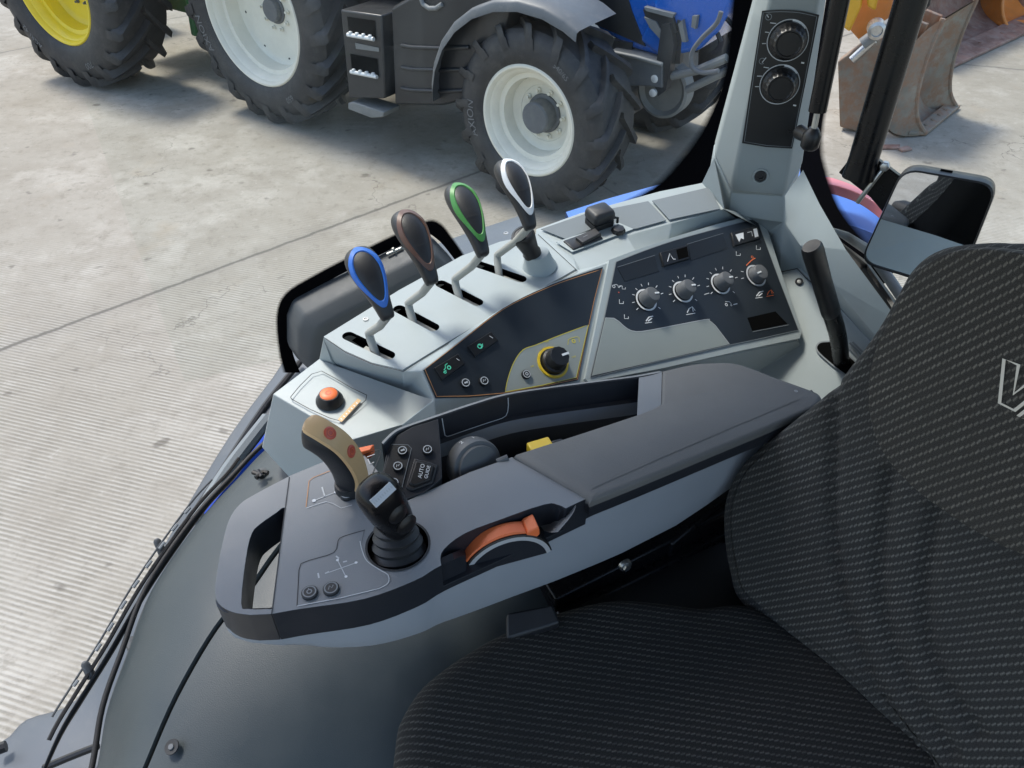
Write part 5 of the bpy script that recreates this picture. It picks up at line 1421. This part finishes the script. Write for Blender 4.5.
# ================================================================== LOADER BUCKETS AND MACHINE
def bucket(name, E1, E2, depth, hgt, m, label, back=None):
    wv = (E2 - E1); wl = wv.length; wd = wv.normalized(); bd = V((-wd.y, wd.x, 0))
    if bd.x > 0: bd = -bd
    if back is not None: bd = (back - E1); depth = bd.length; bd.normalize()
    t = thing(name, (E1 + E2) / 2, label, 'bucket', 'loader buckets')
    side = [(0, .012), (-.35, .02), (-.70, .09), (-.94, .26), (-1.0, .46), (-.90, .70), (-.66, .90), (-.38, 1.0)]
    P_ = lambda s, z, y: E1 + wd * y + bd * (-s * depth) + V((0, 0, z * hgt))
    sm = bez([V((s, z, 0)) for s, z in side], 4); th = .02
    b = B()
    n = len(sm)
    b.grid([[P_(p.x, p.y, y) for p in sm] for y in (0, wl)], m)
    b.grid([[P_(p.x - .02, p.y - .02, y) for p in sm] for y in (-.004, wl + .004)], m)
    for k in range(1, 4):
        pass
    bo = b.build('shell', t, smooth=40)
    for y in (0, wl):
        b = B(); fe = bez([V((-.38, 1.0, 0)), V((-.44, .72, 0)), V((-.40, .42, 0)), V((-.24, .18, 0)), V((.02, .03, 0))], 4)
        ring = [P_(p.x, p.y, y - .016) for p in sm] + [P_(p.x, p.y, y - .016) for p in fe[1:]]
        b.loft([ring, [p + wd * .032 for p in ring]], m)
        edge = [P_(p.x, p.y, y) for p in fe]
        b.tube(edge, .022, m, 8); b.build('side_plate', t, smooth=30)
    b = B()
    q = [P_(.10, .004, -.03), P_(.10, .004, wl + .03), P_(-.28, .03, wl + .03), P_(-.28, .03, -.03)]
    b.loft([q, [p + V((0, 0, .035)) for p in q]], m)
    b.build('cutting_edge', t, bevel=.008)
    for f in (.2, .4, .6, .8): b = B(); b.lathe(P_(-.1, .02, wl * f) + V((0, 0, .03)), V((0, 0, 1)), [(.018, 0), (.016, .012), (.006, .014)], m, 8); b.build('edge_bolt', t)
    for f in (.3, .7):
        b = B()
        q = [P_(-1.0, .45, wl * f - .03), P_(-.80, .92, wl * f - .03), P_(-1.15, .98, wl * f - .03), P_(-1.25, .6, wl * f - .03)]
        b.loft([q, [p + wd * .06 for p in q]], m); b.build('bracket', t, bevel=.006)
    return t
bucket('loader_bucket', W(922, 136, 0), W(954, 110, 0), .55, 1.0, MUDST, 'narrow worn grey steel bucket nearest the mirror, standing on the concrete', W(872, 141, 0))
bucket('loader_bucket', W(937, 71, 0), W(1046, 21, 0), .8, .85, RUST, 'wide rusty brown bucket lying behind the grey one')
bucket('loader_bucket', W(1006, 30, 0), W(1110, 26, 0), .7, .8, EXO, 'orange bucket at the far edge of the row of buckets')
mc = thing('loader_machine', W(880, 60, 0), 'yellow and orange loader arm with pins behind the narrow grey bucket', 'loader')
b = B()
MPl = Plane(W(868, 139, 0), V((-.3, -1, 0)))
q = MPl.many([(836, -40), (850, 40), (868, 60), (896, 30), (902, -40)], -.35); b.loft([[p + V((.05, .25, 0)) for p in q], q], EXO)
q = MPl.many([(838, -30), (842, 30), (850, 36), (862, 10), (866, -30)], -.1); b.loft([[p + V((.05, .12, 0)) for p in q], q], EXY)
q = MPl.many([(862, -40), (868, 10), (876, 14), (888, -40)], -.08); b.loft([[p + V((.05, .12, 0)) for p in q], q], EXY)
b.build('loader_arm', mc, bevel=.02)
b = B()
b.tube(MPl.many([(862, 42), (884, 26), (910, 10)], .05), .05, CASTG, 12); b.tube(MPl.many([(852, 60), (874, 40)], .0), .035, METAL, 12)
b.lathe(MPl.at(876, 27, .08), MPl.n, [(.07, -.1), (.07, .04), (.045, .05), (.04, .03)], METAL, 20)
b.build('hydraulic_ram', mc, smooth=40)
b = B()
q = MPl.many([(838, 66), (860, 50), (884, 42), (884, 110), (868, 140), (840, 132)], -.12); b.loft([[p + V((.05, .10, 0)) for p in q], q], MUDST)
q = MPl.many([(905, 28), (930, 6), (934, -20), (915, -20), (900, 10)], .0); b.loft([[p + V((.05, .10, 0)) for p in q], q], BLACK)
b.build('hitch_plate', mc, bevel=.012)
b = B(); b.box(W(888, 147, .012), V((.10, .0, 0)), V((.02, .035, 0)), V((0, 0, .012)), RUST); b.box(W(905, 149, .012), V((.05, .02, 0)), V((-.01, .03, 0)), V((0, 0, .012)), RUST)
ch = rebase(b.build('rust_scrap', bevel=.006), W(895, 148, 0)); tag(ch, 'flat rusty scrap on the concrete below the grey bucket', 'scrap')

# unseen roof added above the camera, widened to keep sun off the cushion
b = B()
q = [V((-.85, -.62, 3.12)), V((1.05, -.62, 3.12)), V((1.05, .95, 3.12)), V((.45, 1.32, 3.12)), V((-.1, 1.22, 3.12)), V((-.85, .88, 3.12))]
b.loft([q, [p + V((0, 0, .18)) for p in q]], HEADL); rf = rebase(b.build('added_cab_roof', bevel=.03), (0, 0, 3.12)); tag(rf, 'unseen pale grey cab roof added above the seat to shade the cabin', 'roof')
# unseen dark door panel added behind the camera to darken the mirror's reflection
b = B()
q = [V((-.55, -.55, 1.45)), V((1.15, -.55, 1.45)), V((1.15, -.62, 1.45)), V((-.55, -.62, 1.45))]
b.loft([q, [p + V((0, 0, .42)) for p in q]], BLACKR); dr = rebase(b.build('added_door_panel', bevel=.02), (.3, -.58, 1.45)); tag(dr, 'unseen black door panel added behind the camera to darken the mirror', 'door')

# ================================================================== LIGHT
w = bpy.data.worlds.new('World'); SC.world = w; w.use_nodes = True
nt = w.node_tree; bg = nt.nodes['Background']
sky = nt.nodes.new('ShaderNodeTexSky'); sky.sky_type = 'NISHITA'; sky.sun_disc = False
SEL, SAZ = 58, 313                     # sun height, compass bearing measured from +Y clockwise
sky.sun_elevation = R(SEL); sky.sun_rotation = R(SAZ)
sky.air_density = 1.2; sky.dust_density = 2.0; sky.ozone_density = 1.0
nt.links.new(sky.outputs[0], bg.inputs[0]); bg.inputs[1].default_value = 0.14
sl = bpy.data.lights.new('sun', 'SUN'); sl.energy = 1.9; sl.angle = R(11); sl.color = (1, .95, .87)
so_ = bpy.data.objects.new('sun', sl); COL.objects.link(so_)
sdv = V((math.sin(R(SAZ)) * math.cos(R(SEL)), math.cos(R(SAZ)) * math.cos(R(SEL)), math.sin(R(SEL))))
so_.rotation_euler = sdv.to_track_quat('Z', 'Y').to_euler(); so_.location = (0, 0, 12)
vs = SC.view_settings; SC.display_settings.display_device = 'sRGB'
vs.view_transform = 'Standard'; vs.look = 'None'; vs.gamma = 1; vs.exposure = 1.05; vs.use_curve_mapping = False
SC.cycles.use_denoising = True
SC.cycles.max_bounces = 8; SC.cycles.transparent_max_bounces = 24
